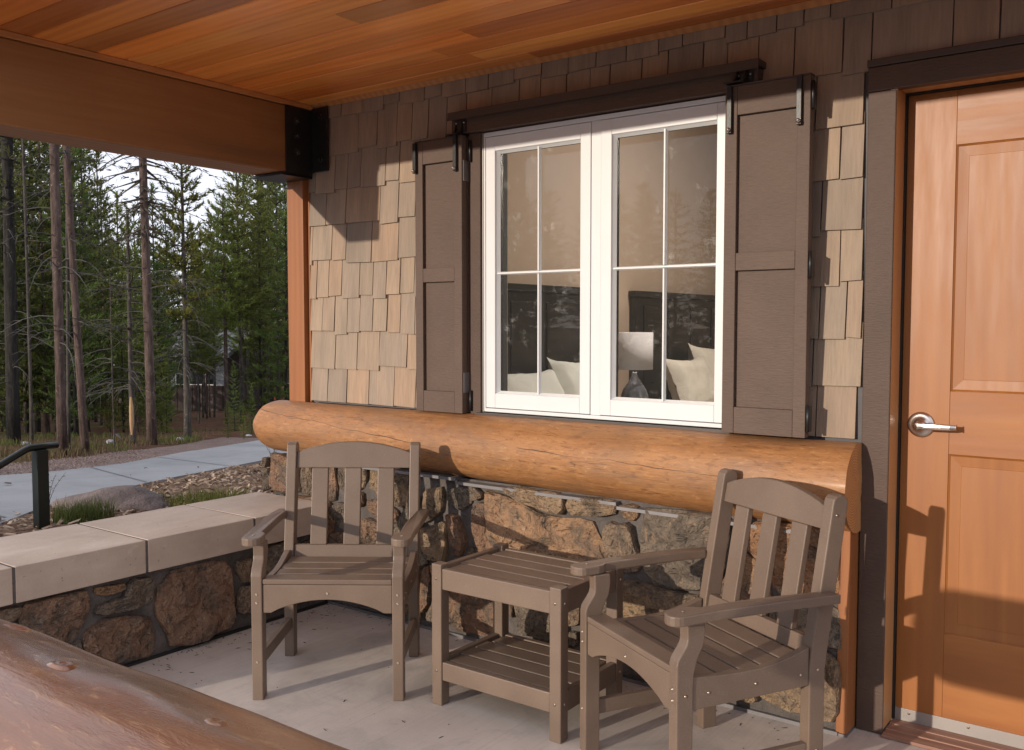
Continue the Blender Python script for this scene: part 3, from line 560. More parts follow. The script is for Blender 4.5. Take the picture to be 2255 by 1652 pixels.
sill = thing('log_sill', b2, 'long varnished orange log sill lying on the stone wall under the window', 'log')
obj('log', lg, M['log'], sill, b2)
def disc(name, ring, x, mat, parent, base, out=1):
    c = [sum(p[i] for p in ring) / len(ring) for i in range(3)]; vs = [(x + .004, c[1], c[2])]; n = len(ring); fs = []
    for f_ in (.35, .7, 1.0):
        for p in ring: vs.append((x + .003 * noise.noise((p[1] * 30, p[2] * 30, f_)), c[1] + (p[1] - c[1]) * f_, c[2] + (p[2] - c[2]) * f_))
    for k in range(n): fs.append((0, 1 + k, 1 + (k + 1) % n))
    for q in range(2):
        for k in range(n): fs.append((1 + q * n + k, 1 + (q + 1) * n + k, 1 + (q + 1) * n + (k + 1) % n, 1 + q * n + (k + 1) % n))
    if out < 0: fs = [f[::-1] for f in fs]
    return obj(name, MB().add(vs, fs, False), mat, parent, base)
disc('sawn_end', endr, 2.392, M['log_end'], sill, b2)
disc('blunt_end', endl, -.528, M['log_end'], sill, b2, -1)
fl = MB()
for a, b in ((.0, .80), (.803, 1.56), (1.563, 2.34)):
    z = .682 - .018 * ((a + b) / 2); fl.prism([(-.030, z - .016), (-.030, z - .004), (.04, z), (.04, z - .016)], 'x', a, b)
obj('flashing', fl, M['galv'], sill, b2)
boxo('sill_membrane', (-.30, .03, .900), (2.375, .11, .922), M['reveal'], sill, b2)

# ================================================================== UPPER WALL: sheathing, shingles
WX0, WX1, WZ0, WZ1 = .862, 1.945, .935, 2.080        # window opening
DX0, DX1, DZ1 = 2.452, 3.44, 2.048                    # door opening
hw = MB()
hw.box((-.36, .112, .925), (WX0, .245, 3.35)); hw.box((WX0, .112, .90), (WX1, .245, WZ0)); hw.box((WX0, .112, WZ1), (WX1, .245, 3.35)); hw.box((WX1, .112, .90), (DX0, .245, 3.35))
hw.box((-.36, .112, -.2), (DX0, .245, .90)); hw.box((DX0, .112, DZ1), (DX1, .245, 3.35)); hw.box((DX1, .112, -.2), (5.0, .245, 3.35)); hw.box((-.36, .25, -.3), (-.20, 6.2, 3.35))
structure('house_wall', hw, M['reveal'])
hsh = thing('shingle_siding', (0, .1, .93), 'weathered tan cedar shingle siding around the white window', 'siding'); b3 = (0, .1, .93)
ROWS = {2.27: [0.016, 0.152, 0.286, 0.383, 0.53, 0.63, 0.76, 0.88, 1.01, 1.143, 1.267, 1.391, 1.52, 1.652, 1.746, 1.906, 1.985, 2.087, 2.178, 2.263, 2.45, 2.62, 2.80],
        2.10: [0.123, 0.244, 0.365, 0.456, 0.55, 0.653, 0.76, 0.893, 1.031, 1.134, 1.255, 1.363, 1.448, 1.581, 1.687, 1.823, 1.913, 2.023, 2.146, 2.303, 2.392, 2.625, 2.75, 2.93],
        1.93: [-0.167, -0.032, 0.052, 0.137, 0.294, 0.379, .50, .61, .72, 2.10, 2.22, 2.372], 1.764: [-0.095, 0.037, 0.259, 0.372, 0.474, .60, .73, 2.05, 2.17, 2.301, 2.375],
        1.597: [-0.195, -0.059, 0.037, 0.203, 0.369, .49, .66, 2.03, 2.13, 2.244, 2.374], 1.43: [-0.167, -0.084, 0.005, 0.122, 0.21, 0.294, 0.379, 0.464, .57, .70, 2.09, 2.20, 2.307, 2.378],
        1.265: [-0.129, -0.045, 0.04, 0.124, 0.208, 0.298, 0.379, 0.467, .60, .74, 2.04, 2.14, 2.244, 2.329, 2.379], 1.103: [-0.044, 0.103, 0.246, 0.419, .55, .68, 2.08, 2.225, 2.382],
        .935: [-0.097, 0.034, 0.178, 0.337, 0.468, .60, .72, 2.05, 2.14, 2.239, 2.367]}
random.seed(21)
for z in (2.44, 2.61, 2.78):
    L_ = []; x = -.2
    while x < 3.3: x += random.uniform(.09, .20); L_.append(x)
    ROWS[z] = L_
for z0, L_ in ROWS.items():
    edges = [-.214] + sorted(L_)
    if z0 > 2.05: edges.append(3.46 if z0 < 2.5 else 3.4)
    for i in range(len(edges) - 1):
        xa, xb = edges[i] + .0022, edges[i + 1] - .0022
        if z0 < 2.05:
            if xb > WX0 - .03 and xa < WX1 + .06: 
                if xa < WX0 - .06: xb = WX0 - .03
                elif xb > WX1 + .07: xa = WX1 + .06
                else: continue
            if xa > 2.382: continue
            xb = min(xb, 2.386)
        zb = z0 + (random.choice([-.011, -.006, .0, .006, .010]) if z0 > .94 else .0)
        if z0 == 2.10 and xa > 2.36: zb = 2.118
        zt = z0 + .205; t = .0125 + random.uniform(-.001, .0015)
        yb = .112 - .018 - random.uniform(.0, .0035)                       # butt stands proud, head tucks under the row above
        sl = random.uniform(-.002, .002)
        vs = [(xa, yb, zb + sl), (xb, yb, zb - sl), (xb, .1105, zb - sl), (xa, .1105, zb + sl), (xa + random.uniform(-.002, .002), .1055, zt), (xb + random.uniform(-.002, .002), .1055, zt), (xb, .1105, zt), (xa, .1105, zt)]
        fs = [(0, 1, 5, 4), (3, 2, 1, 0), (1, 2, 6, 5), (3, 0, 4, 7), (4, 5, 6, 7), (2, 3, 7, 6)]
        obj('shingle', MB().add(vs, fs), M['shingle'], hsh, b3)
# corner post, beam, bracket
cp = thing('cedar_corner_post', (-.29, .04, .94), 'orange cedar post standing on the log end under the black bracket', 'post'); b4 = (-.29, .04, .94)
boxo('post_face', (-.347, .072, .925), (-.232, .25, 2.02), M['post'], cp, b4, .003)
boxo('side_board', (-.231, .100, .925), (-.216, .111, 2.02), M['post'], cp, b4, .002)
bm = thing('porch_beam', (-.27, -.8, 2.0), 'heavy brown timber beam under the left edge of the plank ceiling', 'beam'); b5 = (-.27, -.8, 2.0)
boxo('beam', (-.375, -1.60, 2.003), (-.172, .060, 2.309), M['beam'], bm, b5, .007, 3)
boxo('trim_strip', (-.380, -1.60, 2.311), (-.165, .085, 2.3335), M['trim'], bm, b5, .002)
br = thing('beam_bracket', (-.17, 0, 2.0), 'black steel angle bracket bolting the beam end to the shingle wall', 'bracket'); b6 = (-.17, 0, 2.0)
boxo('beam_plate', (-.171, -.080, 1.992), (-.163, .074, 2.306), M['black_steel'], br, b6, .001)
boxo('wall_plate', (-.171, .076, 2.020), (-.062, .086, 2.316), M['black_steel'], br, b6, .001)
boxo('seat_plate', (-.385, -.110, 1.988), (-.163, .074, 1.999), M['black_steel'], br, b6, .001)
for z in (2.10, 2.175, 2.245):
    obj('bolt', MB().lathe([(.0, .018), (.009, .018), (.011, .014), (.011, .006), (.017, .005), (.017, .0)][::-1], (-.163, .0 - .02, z), 8, 'x', False), M['bolt_steel'], br, b6)
for z in (2.075, 2.27):
    obj('bolt', MB().lathe([(.017, .0), (.017, -.005), (.011, -.006), (.011, -.016), (.0, -.018)], (-.105, .076, z), 8, 'y', False), M['bolt_steel'], br, b6)

# ceiling: planks that run along the house
cl = thing('plank_ceiling', (1.0, -.8, 2.34), 'red and honey cedar plank ceiling over the porch', 'ceiling'); b7 = (1.0, -.8, 2.34)
yb = [.1095, -.009, -.13, -.2535, -.3755, -.496, -.618, -.7435, -.8635, -.9865, -1.109, -1.2325, -1.355, -1.477, -1.60]
random.seed(8)
for k in range(len(yb) - 1):
    x = -.385
    while x < 3.62:
        x2 = min(x + random.uniform(1.1, 3.0), 3.62)
        if 3.62 - x2 < .4: x2 = 3.62
        y1, y0 = yb[k], yb[k + 1]; g_ = .0035
        zz = 2.3345
        poly = [(y0 + .0008, zz + .006), (y0 + .0008 + g_, zz), (y1 - .0008 - g_, zz), (y1 - .0008, zz + .006), (y1 - .0008, zz + .018), (y0 + .0008, zz + .018)]
        obj('plank', MB().prism(poly, 'x', x + .0006, x2 - .0006), M['ceiling'], cl, b7); x = x2
obj('edge_mould', MB().prism([(.070, 2.334), (.092, 2.318), (.092, 2.334)], 'x', -.16, 3.6), M['trim'], cl, b7)
rf = MB().box((-.39, -1.60, 2.354), (3.62, .11, 2.42))
tag(obj('porch_roof', rf, M['reveal']), kind='structure')

# ================================================================== WINDOW
wb = (1.4, .1, .945)
wn = thing('casement_window', wb, 'white double casement window with eight panes between two brown shutters', 'window')
hd = thing('window_header', (1.38, .06, 2.08), 'brown header board with metal drip cap above the white window', 'trim'); hb = (1.38, .06, 2.08)
boxo('header_board', (.722, .048, 2.083), (2.043, .1035, 2.148), M['brown'], hd, hb, .003)
boxo('drip_cap', (.714, .030, 2.1495), (2.052, .106, 2.172), M['dark_cap'], hd, hb, .002)
boxo('cap_lip', (.714, .0285, 2.139), (2.052, .0310, 2.151), M['dark_cap'], hd, hb)
ws = MB().box((.800, .066, .925), (.858, .111, 2.082)); ws.box((1.950, .066, .925), (2.0, .111, 2.082))
obj('side_casing', ws, M['brown'], wn, wb, .002)
boxo('bottom_flashing', (.845, .045, .926), (1.960, .112, .938), M['dark_cap'], wn, wb)
boxo('weather_strip', (.8585, .078, .940), (.8655, .20, 2.08), M['alu'], wn, wb)
FX0, FX1, FZ0, FZ1 = .866, 1.938, .942, 2.078
fr = MB(); fr.box((FX0, .080, FZ0), (FX0 + .008, .20, FZ1)); fr.box((FX1 - .008, .080, FZ0), (FX1, .20, FZ1)); fr.box((FX0 + .008, .074, FZ1 - .016), (FX1 - .008, .20, FZ1)); fr.box((FX0 + .008, .074, FZ0), (FX1 - .008, .20, FZ0 + .014))
fr.box((1.379, .086, FZ0 + .0145), (1.421, .20, FZ1 - .0165))
obj('window_frame', fr, M['white'], wn, wb, .0015)
boxo('frame_gasket', (FX0 + .009, .0875, FZ0 + .015), (1.378, .16, FZ1 - .017), M['gasket'], None, None)
bpy.data.objects.remove(bpy.data.objects['frame_gasket'])
def sash(x0, x1, gx0, gx1, mx):
    z0, z1, gz0, gz1 = .9585, 2.060, 1.018, 2.003; yf = .082
    s = thing('sash', (0, 0, 0), None, None); s.parent = wn; s.location = (0, 0, 0)
    def bx(name, a, b, mat, bv=.0): return boxo(name, a, b, mat, s, wb, bv)
    prof = [(0, 0), (1, 0)]
    mb = MB(); mb.box((x0, yf, z0), (gx0, yf + .040, z1)); mb.box((gx1, yf, z0), (x1, yf + .040, z1)); mb.box((gx0 + .0002, yf + .0002, gz1), (gx1 - .0002, yf + .040, z1)); mb.box((gx0 + .0002, yf + .0002, z0), (gx1 - .0002, yf + .040, gz0))
    obj('sash_frame', mb, M['white'], s, wb, .002)
    bd = MB(); e = .010; yg = yf + .026
    # sloping glazing bead round the glass
    for (ax, az, bx_, bz) in ((gx0, gz0, gx1, gz0), (gx1, gz0, gx1, gz1), (gx1, gz1, gx0, gz1), (gx0, gz1, gx0, gz0)):
        cx, cz = (gx0 + gx1) / 2, (gz0 + gz1) / 2
        ins = lambda x, z: (x + (e if x < cx else -e), z + (e if z < cz else -e))
        a2, b2_ = ins(ax, az), ins(bx_, bz)
        bd.add([(ax, yf + .006, az), (bx_, yf + .006, bz), (b2_[0], yg, b2_[1]), (a2[0], yg, a2[1])], [(0, 3, 2, 1)])
    obj('glazing_bead', bd, M['white'], s, wb)
    mu = MB(); mz = 1.509; q = .0065
    mu.prism([(gx0, yg), (gx0, yg - .004), (gx0 + .0, yg - .004)], 'z', 0, 0.0001) if False else None
    def bar_v(z0_, z1_): mu.prism([(mx - q, yg - .001), (mx - q * .45, yf + .010), (mx + q * .45, yf + .010), (mx + q, yg - .001)], 'z', z0_, z1_)
    bar_v(gz0 + .004, mz - q); bar_v(mz + q, gz1 - .004)
    mu.prism([(yg - .001, mz - q), (yf + .0102, mz - q * .45), (yf + .0102, mz + q * .45), (yg - .001, mz + q)], 'x', gx0 + .004, gx1 - .004)
    obj('muntin', mu, M['white'], s, wb)
    for (a, b) in ((gx0 + .002, mx), (mx, gx1 - .002)):
        for (c, d) in ((gz0 + .002, mz), (mz, gz1 - .002)):
            boxo('pane', (a + .0002, yg + .0005, c + .0002), (b - .0002, yg + .004, d - .0002), M['glass'], s, wb)
    sp = MB(); sp.box((gx0 - .001, yg + .005, gz0), (gx0 + .008, yg + .02, gz1)); sp.box((gx1 - .008, yg + .005, gz0), (gx1 + .001, yg + .02, gz1)); sp.box((gx0, yg + .005, gz0), (gx1, yg + .02, gz0 + .008)); sp.box((gx0, yg + .005, gz1 - .008), (gx1, yg + .02, gz1))
    obj('spacer', sp, M['gasket'], s, wb)
    return s
# sashes are Empties inside the window: flatten them so that no part sits too deep
def sash_flat(*a):
    s = sash(*a)
    for ch in list(s.children): ch.parent = wn
    bpy.data.objects.remove(s)
sash_flat(.8755, 1.3775, .922, 1.332, 1.130)
sash_flat(1.4225, 1.9285, 1.468, 1.886, 1.681)
boxo('sash_gap', (1.3778, .100, .96), (1.3788, .15, 2.06), M['gasket'], wn, wb)
boxo('sash_gap', (1.4212, .100, .96), (1.4222, .15, 2.06), M['gasket'], wn, wb)
inn = MB().box((FX0, .2005, FZ0 - .02), (FX1, .246, FZ0)); obj('inner_sill', inn, M['white'], wn, wb)

# ================================================================== SHUTTERS
def shutter(x0, x1, yf, z0, z1, label, hinge_right):
    bs = ((x0 + x1) / 2, yf, z0); s = thing('shutter', bs, label, 'shutter', group='brown window shutters'); t = .034
    sx = .042; rt_, rm, rb = .094, .058, .088
    zm = 1.509 - .03 + .0
    fr = MB(); fr.box((x0, yf, z0), (x0 + sx, yf + t, z1)); fr.box((x1 - sx, yf, z0), (x1, yf + t, z1))
    obj('stile', MB().box((x0, yf, z0), (x0 + sx, yf + t, z1)), M['shutter_paint'], s, bs, .002)
    obj('stile', MB().box((x1 - sx, yf, z0), (x1, yf + t, z1)), M['shutter_paint'], s, bs, .002)
    for a, b in ((z0, z0 + rb), (zm, zm + rm), (z1 - rt_, z1)):
        boxo('rail', (x0 + sx + .0004, yf + .0008, a), (x1 - sx - .0004, yf + t, b), M['shutter_paint'], s, bs, .0015)
    for a, b in ((z0 + rb, zm), (zm + rm, z1 - rt_)):
        boxo('panel', (x0 + sx + .0004, yf + .017, a + .0004), (x1 - sx - .0004, yf + t - .002, b - .0004), M['shutter_paint'], s, bs)
    boxo('top_cap', (x0 - .001, yf - .002, z1 + .0003), (x1 + .001, yf + t + .001, z1 + .005), M['dark_cap'], s, bs)
    return s, bs
sL, bL = shutter(.540, .797, .022, .932, 2.068, 'narrower looking brown panelled shutter left of the white window', True)
sR, bR = shutter(1.952, 2.237, -.002, .937, 2.083, 'wide brown panelled shutter right of the white window beside the door', False)
# stacked edge boards and gasket lines behind each shutter
for (s, bs, a, b, yf) in ((sL, bL, .785, .797, .057), (sR, bR, 1.955, 1.967, .033)):
    pass
eb = MB(); eb.box((.560, .058, .935), (.799, .074, 2.06)); eb.box((.565, .076, .94), (.797, .092, 2.05)); obj('backing_board', eb, M['shutter_paint'], sL, bL, .001)
eb = MB(); eb.box((1.962, .034, .940), (2.225, .060, 2.07)); eb.box((1.975, .063, .945), (2.215, .092, 2.05)); obj('backing_board', eb, M['shutter_paint'], sR, bR, .001)
def strap(s, bs, x, yf, z0, z1):
    boxo('stay_strap', (x - .008, yf - .016, z0), (x + .008, yf - .003, z1), M['black_steel'], s, bs, .001)
    obj('strap_pin', MB().lathe([(.0075, 0), (.0075, -.010), (.005, -.014), (.0, -.0155)], (x, yf - .012, z0 + .010), 12, 'y'), M['nickel'], s, bs)
    obj('strap_pin', MB().lathe([(.0035, 0), (.0035, -.003), (.0, -.004)], (x, yf - .012, z1 - .005), 8, 'y'), M['nickel'], s, bs)
strap(sL, bL, .548, .022, 1.938, 2.064); strap(sL, bL, .770, .022, 1.928, 2.072)
strap(sR, bR, 1.972, -.002, 1.930, 2.082); strap(sR, bR, 2.205, -.002, 1.930, 2.080)
# hinges on the shutter edges
def hinge(s, bs, x, y, z, h=.085, side=1):
    mb = MB().tube([(x, y, z - h / 2), (x, y, z + h / 2)], .0058, 8)
    mb.box((x - .0015, y, z - h / 2), (x + .0015, y + .034, z + h / 2)); return obj('hinge', mb, M['black_steel'], s, bs)
for z in (2.02, 1.49, 1.0): hinge(sR, bR, 2.245, -.002, z)
for z in (1.93, 1.06):
    boxo('hinge_leaf', (.7975, .030, z - .042), (.8000, .085, z + .042), M['galv'], sL, bL, .0005)
hinge(sL, bL, .812, .058, 2.01); hinge(sL, bL, .812, .058, .985)
# stay brackets bolted to the header, one over each shutter
for (x, yf, lab, top) in ((.775, .022, 'black steel shutter stay bracket at the left end of the window header', 2.075), (2.0, -.002, 'black steel shutter stay bracket at the right end of the window header', 2.092)):
    e = thing('stay_bracket', (x, yf, 2.08), lab, 'bracket', group='shutter stay brackets'); bb = (x, yf, 2.08)
    boxo('bracket_plate', (x - .028, .040, 2.088), (x + .028, .0475, 2.136), M['black_steel'], e, bb, .001)
    boxo('bracket_arm', (x - .050, yf - .014, top), (x + .012, .040, top + .005), M['black_steel'], e, bb)
    obj('gusset', MB().prism([(yf + .004, top + .005), (.0398, top + .005), (.0398, top + .05)], 'x', x - .026, x - .020), M['black_steel'], e, bb)
    obj('gusset', MB().prism([(yf + .004, top + .005), (.0398, top + .005), (.0398, top + .05)], 'x', x + .006, x + .012), M['black_steel'], e, bb)
    for dx in (-.02, .02):
        obj('bolt', MB().lathe([(.004, 0), (.004, -.003), (.0, -.004)], (x + dx, .040, 2.125), 8, 'y'), M['nickel'], e, bb)

# ================================================================== DOOR
dc = thing('door_casing', (2.43, .09, 0), 'dark brown casing boards framing the orange wooden door', 'trim'); db = (2.43, .09, 0)
boxo('side_casing', (2.390, .078, .002), (2.4735, .111, 2.018), M['brown'], dc, db, .003)
boxo('side_casing', (3.422, .078, .002), (3.505, .111, 2.018), M['brown'], dc, db, .003)
boxo('head_casing', (2.388, .0765, 2.020), (3.507, .111, 2.094), M['brown'], dc, db, .003)
boxo('drip_cap', (2.386, .073, 2.0955), (3.512, .108, 2.118), M['dark_cap'], dc, db, .002)
cq = thing('cedar_end_post', (2.34, .04, 0), 'short orange cedar post between the stone wall and the door casing', 'post'); cb = (2.34, .04, 0)
boxo('post_board', (2.352, -.004, .008), (2.3865, .110, .668), M['post'], cq, cb, .002)
boxo('post_foot', (2.352, -.006, .0), (2.3875, .110, .0075), M['galv'], cq, cb)
jb = MB(); jb.box((2.4545, .0835, .018), (2.4745, .215, 2.044)); jb.box((3.4215, .0835, .018), (3.4415, .215, 2.044)); 
dr = thing('entrance_door', (2.95, .2, 0), 'orange maple two panel door with metal lever handle', 'door'); eb_ = (2.95, .2, 0)
obj('jamb', jb, M['jamb'], dr, eb_, .002)
boxo('head_jamb', (2.475, .0835, 2.024), (3.421, .215, 2.044), M['jamb'], dr, eb_, .002)
gk = MB(); gk.box((2.4747, .180, .02), (2.4795, .206, 2.0235)); gk.box((3.4165, .180, .02), (3.4213, .206, 2.0235)); gk.box((2.4797, .180, 2.0185), (3.4163, .206, 2.0235)); obj('gasket', gk, M['gasket'], dr, eb_)
DXa, DXb, DZa, DZb = 2.4805, 3.4155, .022, 2.0178; yd = .196
def dpart(name, x0, x1, z0, z1, mat, y=yd, bv=.0008): return boxo(name, (x0, y, z0), (x1, y + .04, z1), mat, dr, eb_, bv)
dpart('stile', DXa, 2.622, DZa, DZb, M['door']); dpart('stile', 3.274, DXb, DZa, DZb, M['door'])
dpart('rail', 2.6224, 3.2736, 1.851, DZb, M['door_h']); dpart('rail', 2.6224, 3.2736, .896, 1.093, M['door_h']); dpart('rail', 2.6224, 3.2736, DZa, .326, M['door_h'])
def dpanel(z0, z1):
    x0, x1 = 2.6224, 3.2736; m1, m2 = .006, .036; y0, y1, y2 = yd + .0005, yd + .005, yd + .005
    mb = MB()
    def ring(i): return [(x0 + i, z0 + i), (x1 - i, z0 + i), (x1 - i, z1 - i), (x0 + i, z1 - i)]
    rings = [(ring(.0004), y0), (ring(m1), y1), (ring(m2), y2 + .002), (ring(m2 + .001), y1 + .001), (ring(m2 + .003), y2 + .001)]
    vs = [(x, y, z) for rg, y in rings for x, z in rg]; fs = []
    for q in range(len(rings) - 1):
        for k in range(4): fs.append((q * 4 + k, q * 4 + (k + 1) % 4, (q + 1) * 4 + (k + 1) % 4, (q + 1) * 4 + k))
    q = (len(rings) - 1) * 4; fs.append((q, q + 1, q + 2, q + 3))
    obj('panel', MB().add(vs, fs), M['door'], dr, eb_)
dpanel(1.093, 1.851); dpanel(.326, .896)
boxo('door_sweep', (DXa + .001, yd - .005, .018), (DXb - .001, yd - .0006, .058), M['alu'], dr, eb_, .0005)
for x in (2.525, 2.70, 2.88, 3.06, 3.24):
    obj('screw', MB().lathe([(.0042, 0), (.0042, -.002), (0, -.003)], (x, yd - .005, .046), 8, 'y'), M['screw'], dr, eb_)
hx, hz = 2.540, .984
hd_ = obj('handle_rose', MB().lathe([(.0405, 0), (.0405, -.004), (.037, -.008), (.030, -.010), (.021, -.012), (.016, -.020), (.0135, -.045), (.0125, -.056), (.0, -.057)], (hx, yd, hz), 32, 'y'), M['nickel'], dr, eb_)
lv = MB(); P_ = []
prof = [(0, .0), (.018, .003), (.04, .004), (.07, .003), (.095, .0), (.112, -.008)]
for i in range(len(prof)):
    dx, dy = prof[i]
    hh = .0115 - .0020 * i / 5 if i < 5 else .0075
    P_.append([(hx + dx, yd - .054 - dy + .006, hz - hh), (hx + dx, yd - .054 - dy - .005, hz - hh * .9), (hx + dx, yd - .054 - dy - .0065, hz), (hx + dx, yd - .054 - dy - .005, hz + hh * .9), (hx + dx, yd - .054 - dy + .006, hz + hh)])
vs = [p for r_ in P_ for p in r_]; fs = []
for i in range(len(P_) - 1):
    for k in range(5): fs.append((i * 5 + k, i * 5 + (k + 1) % 5, (i + 1) * 5 + (k + 1) % 5, (i + 1) * 5 + k))
fs += [(0, 1, 2, 3, 4), tuple((len(P_) - 1) * 5 + k for k in range(5))[::-1]]
lev = obj('lever', lv.add(vs, fs, False), M['nickel'], dr, eb_, .003, 3)
th = thing('door_threshold', (2.95, .1, 0), 'worn reddish wooden threshold under the orange door', 'threshold'); tb = (2.95, .1, 0)
for k, (a, b, z) in enumerate(((.058, .104, .012), (.105, .150, .015), (.151, .215, .017))):
    boxo('board', (2.475, a, .001), (3.42, b - .001, z), M['sill_wood'], th, tb, .002)

# ================================================================== ROOM BEHIND THE WINDOW
rm = MB(); rm.box((-.19, .25, 0), (-.10, 6.1, 3.3)); rm.box((-.10, 6.0, 0), (3.9, 6.1, 3.3)); rm.box((3.8, .25, 0), (3.9, 6.0, 3.3)); rm.box((-.10, .25, 3.2), (3.8, 6.0, 3.3))
structure('room_walls', rm, M['room_wall'])
structure('room_floor', MB().box((-.10, .25, .0), (3.8, 6.0, .01)), M['room_floor'])
iw = MB(); iw.box((-.10, .2455, 0.01), (WX0, .249, 3.2)); iw.box((WX1, .2455, .01), (DX0, .249, 3.2)); iw.box((WX0, .2455, .01), (WX1, .249, WZ0)); iw.box((WX0, .2455, WZ1), (WX1, .249, 3.2))
structure('room_front_wall', iw, M['room_wall'])
def pillow(name, c, size, rz, tilt, label, seed, mat):
    n = 16; vs = []; fs = []; w_, h_, d_ = size
    for side in (1, -1):
        for j in range(n + 1):
            for i in range(n + 1):
                u, v = i / n * 2 - 1, j / n * 2 - 1
                # corners pulled out to ears, sides slightly hollow
                px_ = u * w_ / 2 * (1 - .10 * (1 - abs(v) ** 2) * abs(u) ** 3 + .03 * abs(v) ** 4); pz_ = v * h_ / 2 * (1 - .16 * (1 - abs(u) ** 2) * abs(v) ** 3 + .08 * abs(u) ** 4)
                t = ((1 - u ** 4) * (1 - v ** 4)) ** .5 * d_ / 2
                t *= 1 + .22 * noise.noise((u * 2.4 + seed, v * 2.4, side)); t += .010 * noise.noise((u * 9 + v * 4, v * 5 - seed, side)) * (1 - abs(u * v))
                vs.append((px_, side * t, pz_))
    m = (n + 1) ** 2
    for s_ in range(2):
        for j in range(n):
            for i in range(n):
                a = s_ * m + j * (n + 1) + i; f = (a, a + 1, a + n + 2, a + n + 1); fs.append(f[::-1] if s_ == 0 else f)
    o = obj(name, MB().add(vs, fs, True), mat); o.location = c; o.rotation_euler = (tilt, 0, rz); return tag(o, label, 'pillow')
def bed(y0, y1, lab, hl):
    e = thing('bed', (.8, (y0 + y1) / 2, 0), lab, 'bed'); b = (.8, (y0 + y1) / 2, 0)
    boxo('headboard', (-.098, y0, .02), (-.045, y1, 1.50), M['headboard'], e, b, .004)
    boxo('headboard_crown', (-.098, y0 - .02, 1.5005), (-.025, y1 + .02, 1.545), M['headboard'], e, b, .008, 3)
    for yy in gline(y0 + .10, y1 - .10, 4)[:-1]:
        boxo('headboard_panel', (-.0448, yy + .015, .3), (-.036, yy + (y1 - y0 - .2) / 4 - .015, 1.44), M['headboard'], e, b, .003)
    boxo('mattress', (-.04, y0 + .08, .35), (1.95, y1 - .08, .70), M['white_linen'], e, b, .05, 4)
    boxo('bed_frame', (-.04, y0 + .06, .12), (1.98, y1 - .06, .345), M['headboard'], e, b, .004)
bed(.62, 2.32, 'dark bed seen through the left window sash', '')
bed(3.00, 4.75, 'dark bed seen through the right window sash', '')
pillow('pillow', (.17, 1.98, .88), (.60, .46, .16), R(90 + 4), R(-24), 'white pillow with two peaked corners seen through the lower left sash', 1.0, M['white_linen'])
pillow('pillow', (.16, 1.40, .85), (.64, .42, .16), R(90 - 6), R(-30), 'white pillow half hidden behind the left sash stile', 5.0, M['white_linen'])
pillow('pillow', (.22, 3.38, .86), (.66, .42, .20), R(90 + 3), R(-22), 'cream pillow beside the bedside lamp', 2.4, M['linen'])
pillow('pillow', (.13, 4.05, .90), (.72, .50, .20), R(90 - 3), R(-16), 'cream pillow rising to a corner against the right headboard', 3.1, M['linen'])
nsb = (.14, 2.66, 0); ns = thing('nightstand', nsb, 'dark nightstand between the two beds under the lamp', 'nightstand')
boxo('cabinet', (-.09, 2.42, .02), (.36, 2.90, .70), M['headboard'], ns, nsb, .004)
boxo('top', (-.095, 2.40, .7004), (.38, 2.92, .73), M['headboard'], ns, nsb, .004)
tlb = (.15, 2.64, .73); tl = thing('table_lamp', tlb, 'bedside lamp with white drum shade and smoked glass bottle base', 'lamp')
obj('lamp_base', MB().lathe([(.055, .0), (.075, .012), (.092, .05), (.095, .085), (.080, .13), (.048, .175), (.022, .215), (.018, .235), (.018, .25)], tlb, 28), M['bottle'], tl, tlb)
obj('lamp_neck', MB().lathe([(.012, .2505), (.012, .30), (.02, .302), (.02, .33), (.0, .332)], tlb, 14), M['black_steel'], tl, tlb)
sh = MB(); nseg = 32; vs = []; fs = []
for r_, z_ in ((.120, .267), (.1235, .267), (.1235, .518), (.120, .518)):
    for k in range(nseg): a = 2 * math.pi * k / nseg; vs.append((tlb[0] + r_ * math.cos(a), tlb[1] + r_ * math.sin(a), tlb[2] + z_))
for q in range(4):
    for k in range(nseg): fs.append((q * nseg + k, q * nseg + (k + 1) % nseg, ((q + 1) % 4) * nseg + (k + 1) % nseg, ((q + 1) % 4) * nseg + k))
obj('lamp_shade', sh.add(vs, fs, True), M['lamp_fabric'], tl, tlb)
bl = bpy.data.lights.new('bulb', 'POINT'); bl.energy = 1.8; bl.color = (1.0, .86, .74); bl.shadow_soft_size = .03
bo = bpy.data.objects.new('bulb', bl); COL.objects.link(bo); bo.parent = tl; bo.location = (0, 0, .42)
# recessed room light: its glints show in the dark headboards
rl = thing('room_ceiling_light', (1.6, 2.6, 3.198), 'lit round ceiling light inside the bedroom behind the window', 'ceiling light'); rb_ = (1.6, 2.6, 3.198)
obj('trim_ring', MB().lathe([(.11, 0), (.10, -.012), (.085, -.012), (.085, -.002), (.0, -.002)][::-1], rb_, 24), M['white'], rl, rb_)
al = bpy.data.lights.new('room_light', 'AREA'); al.shape = 'DISK'; al.size = .16; al.energy = 44; al.color = (1.0, .91, .82)
ao = bpy.data.objects.new('room_light', al); COL.objects.link(ao); ao.parent = rl; ao.location = (0, 0, -.02)

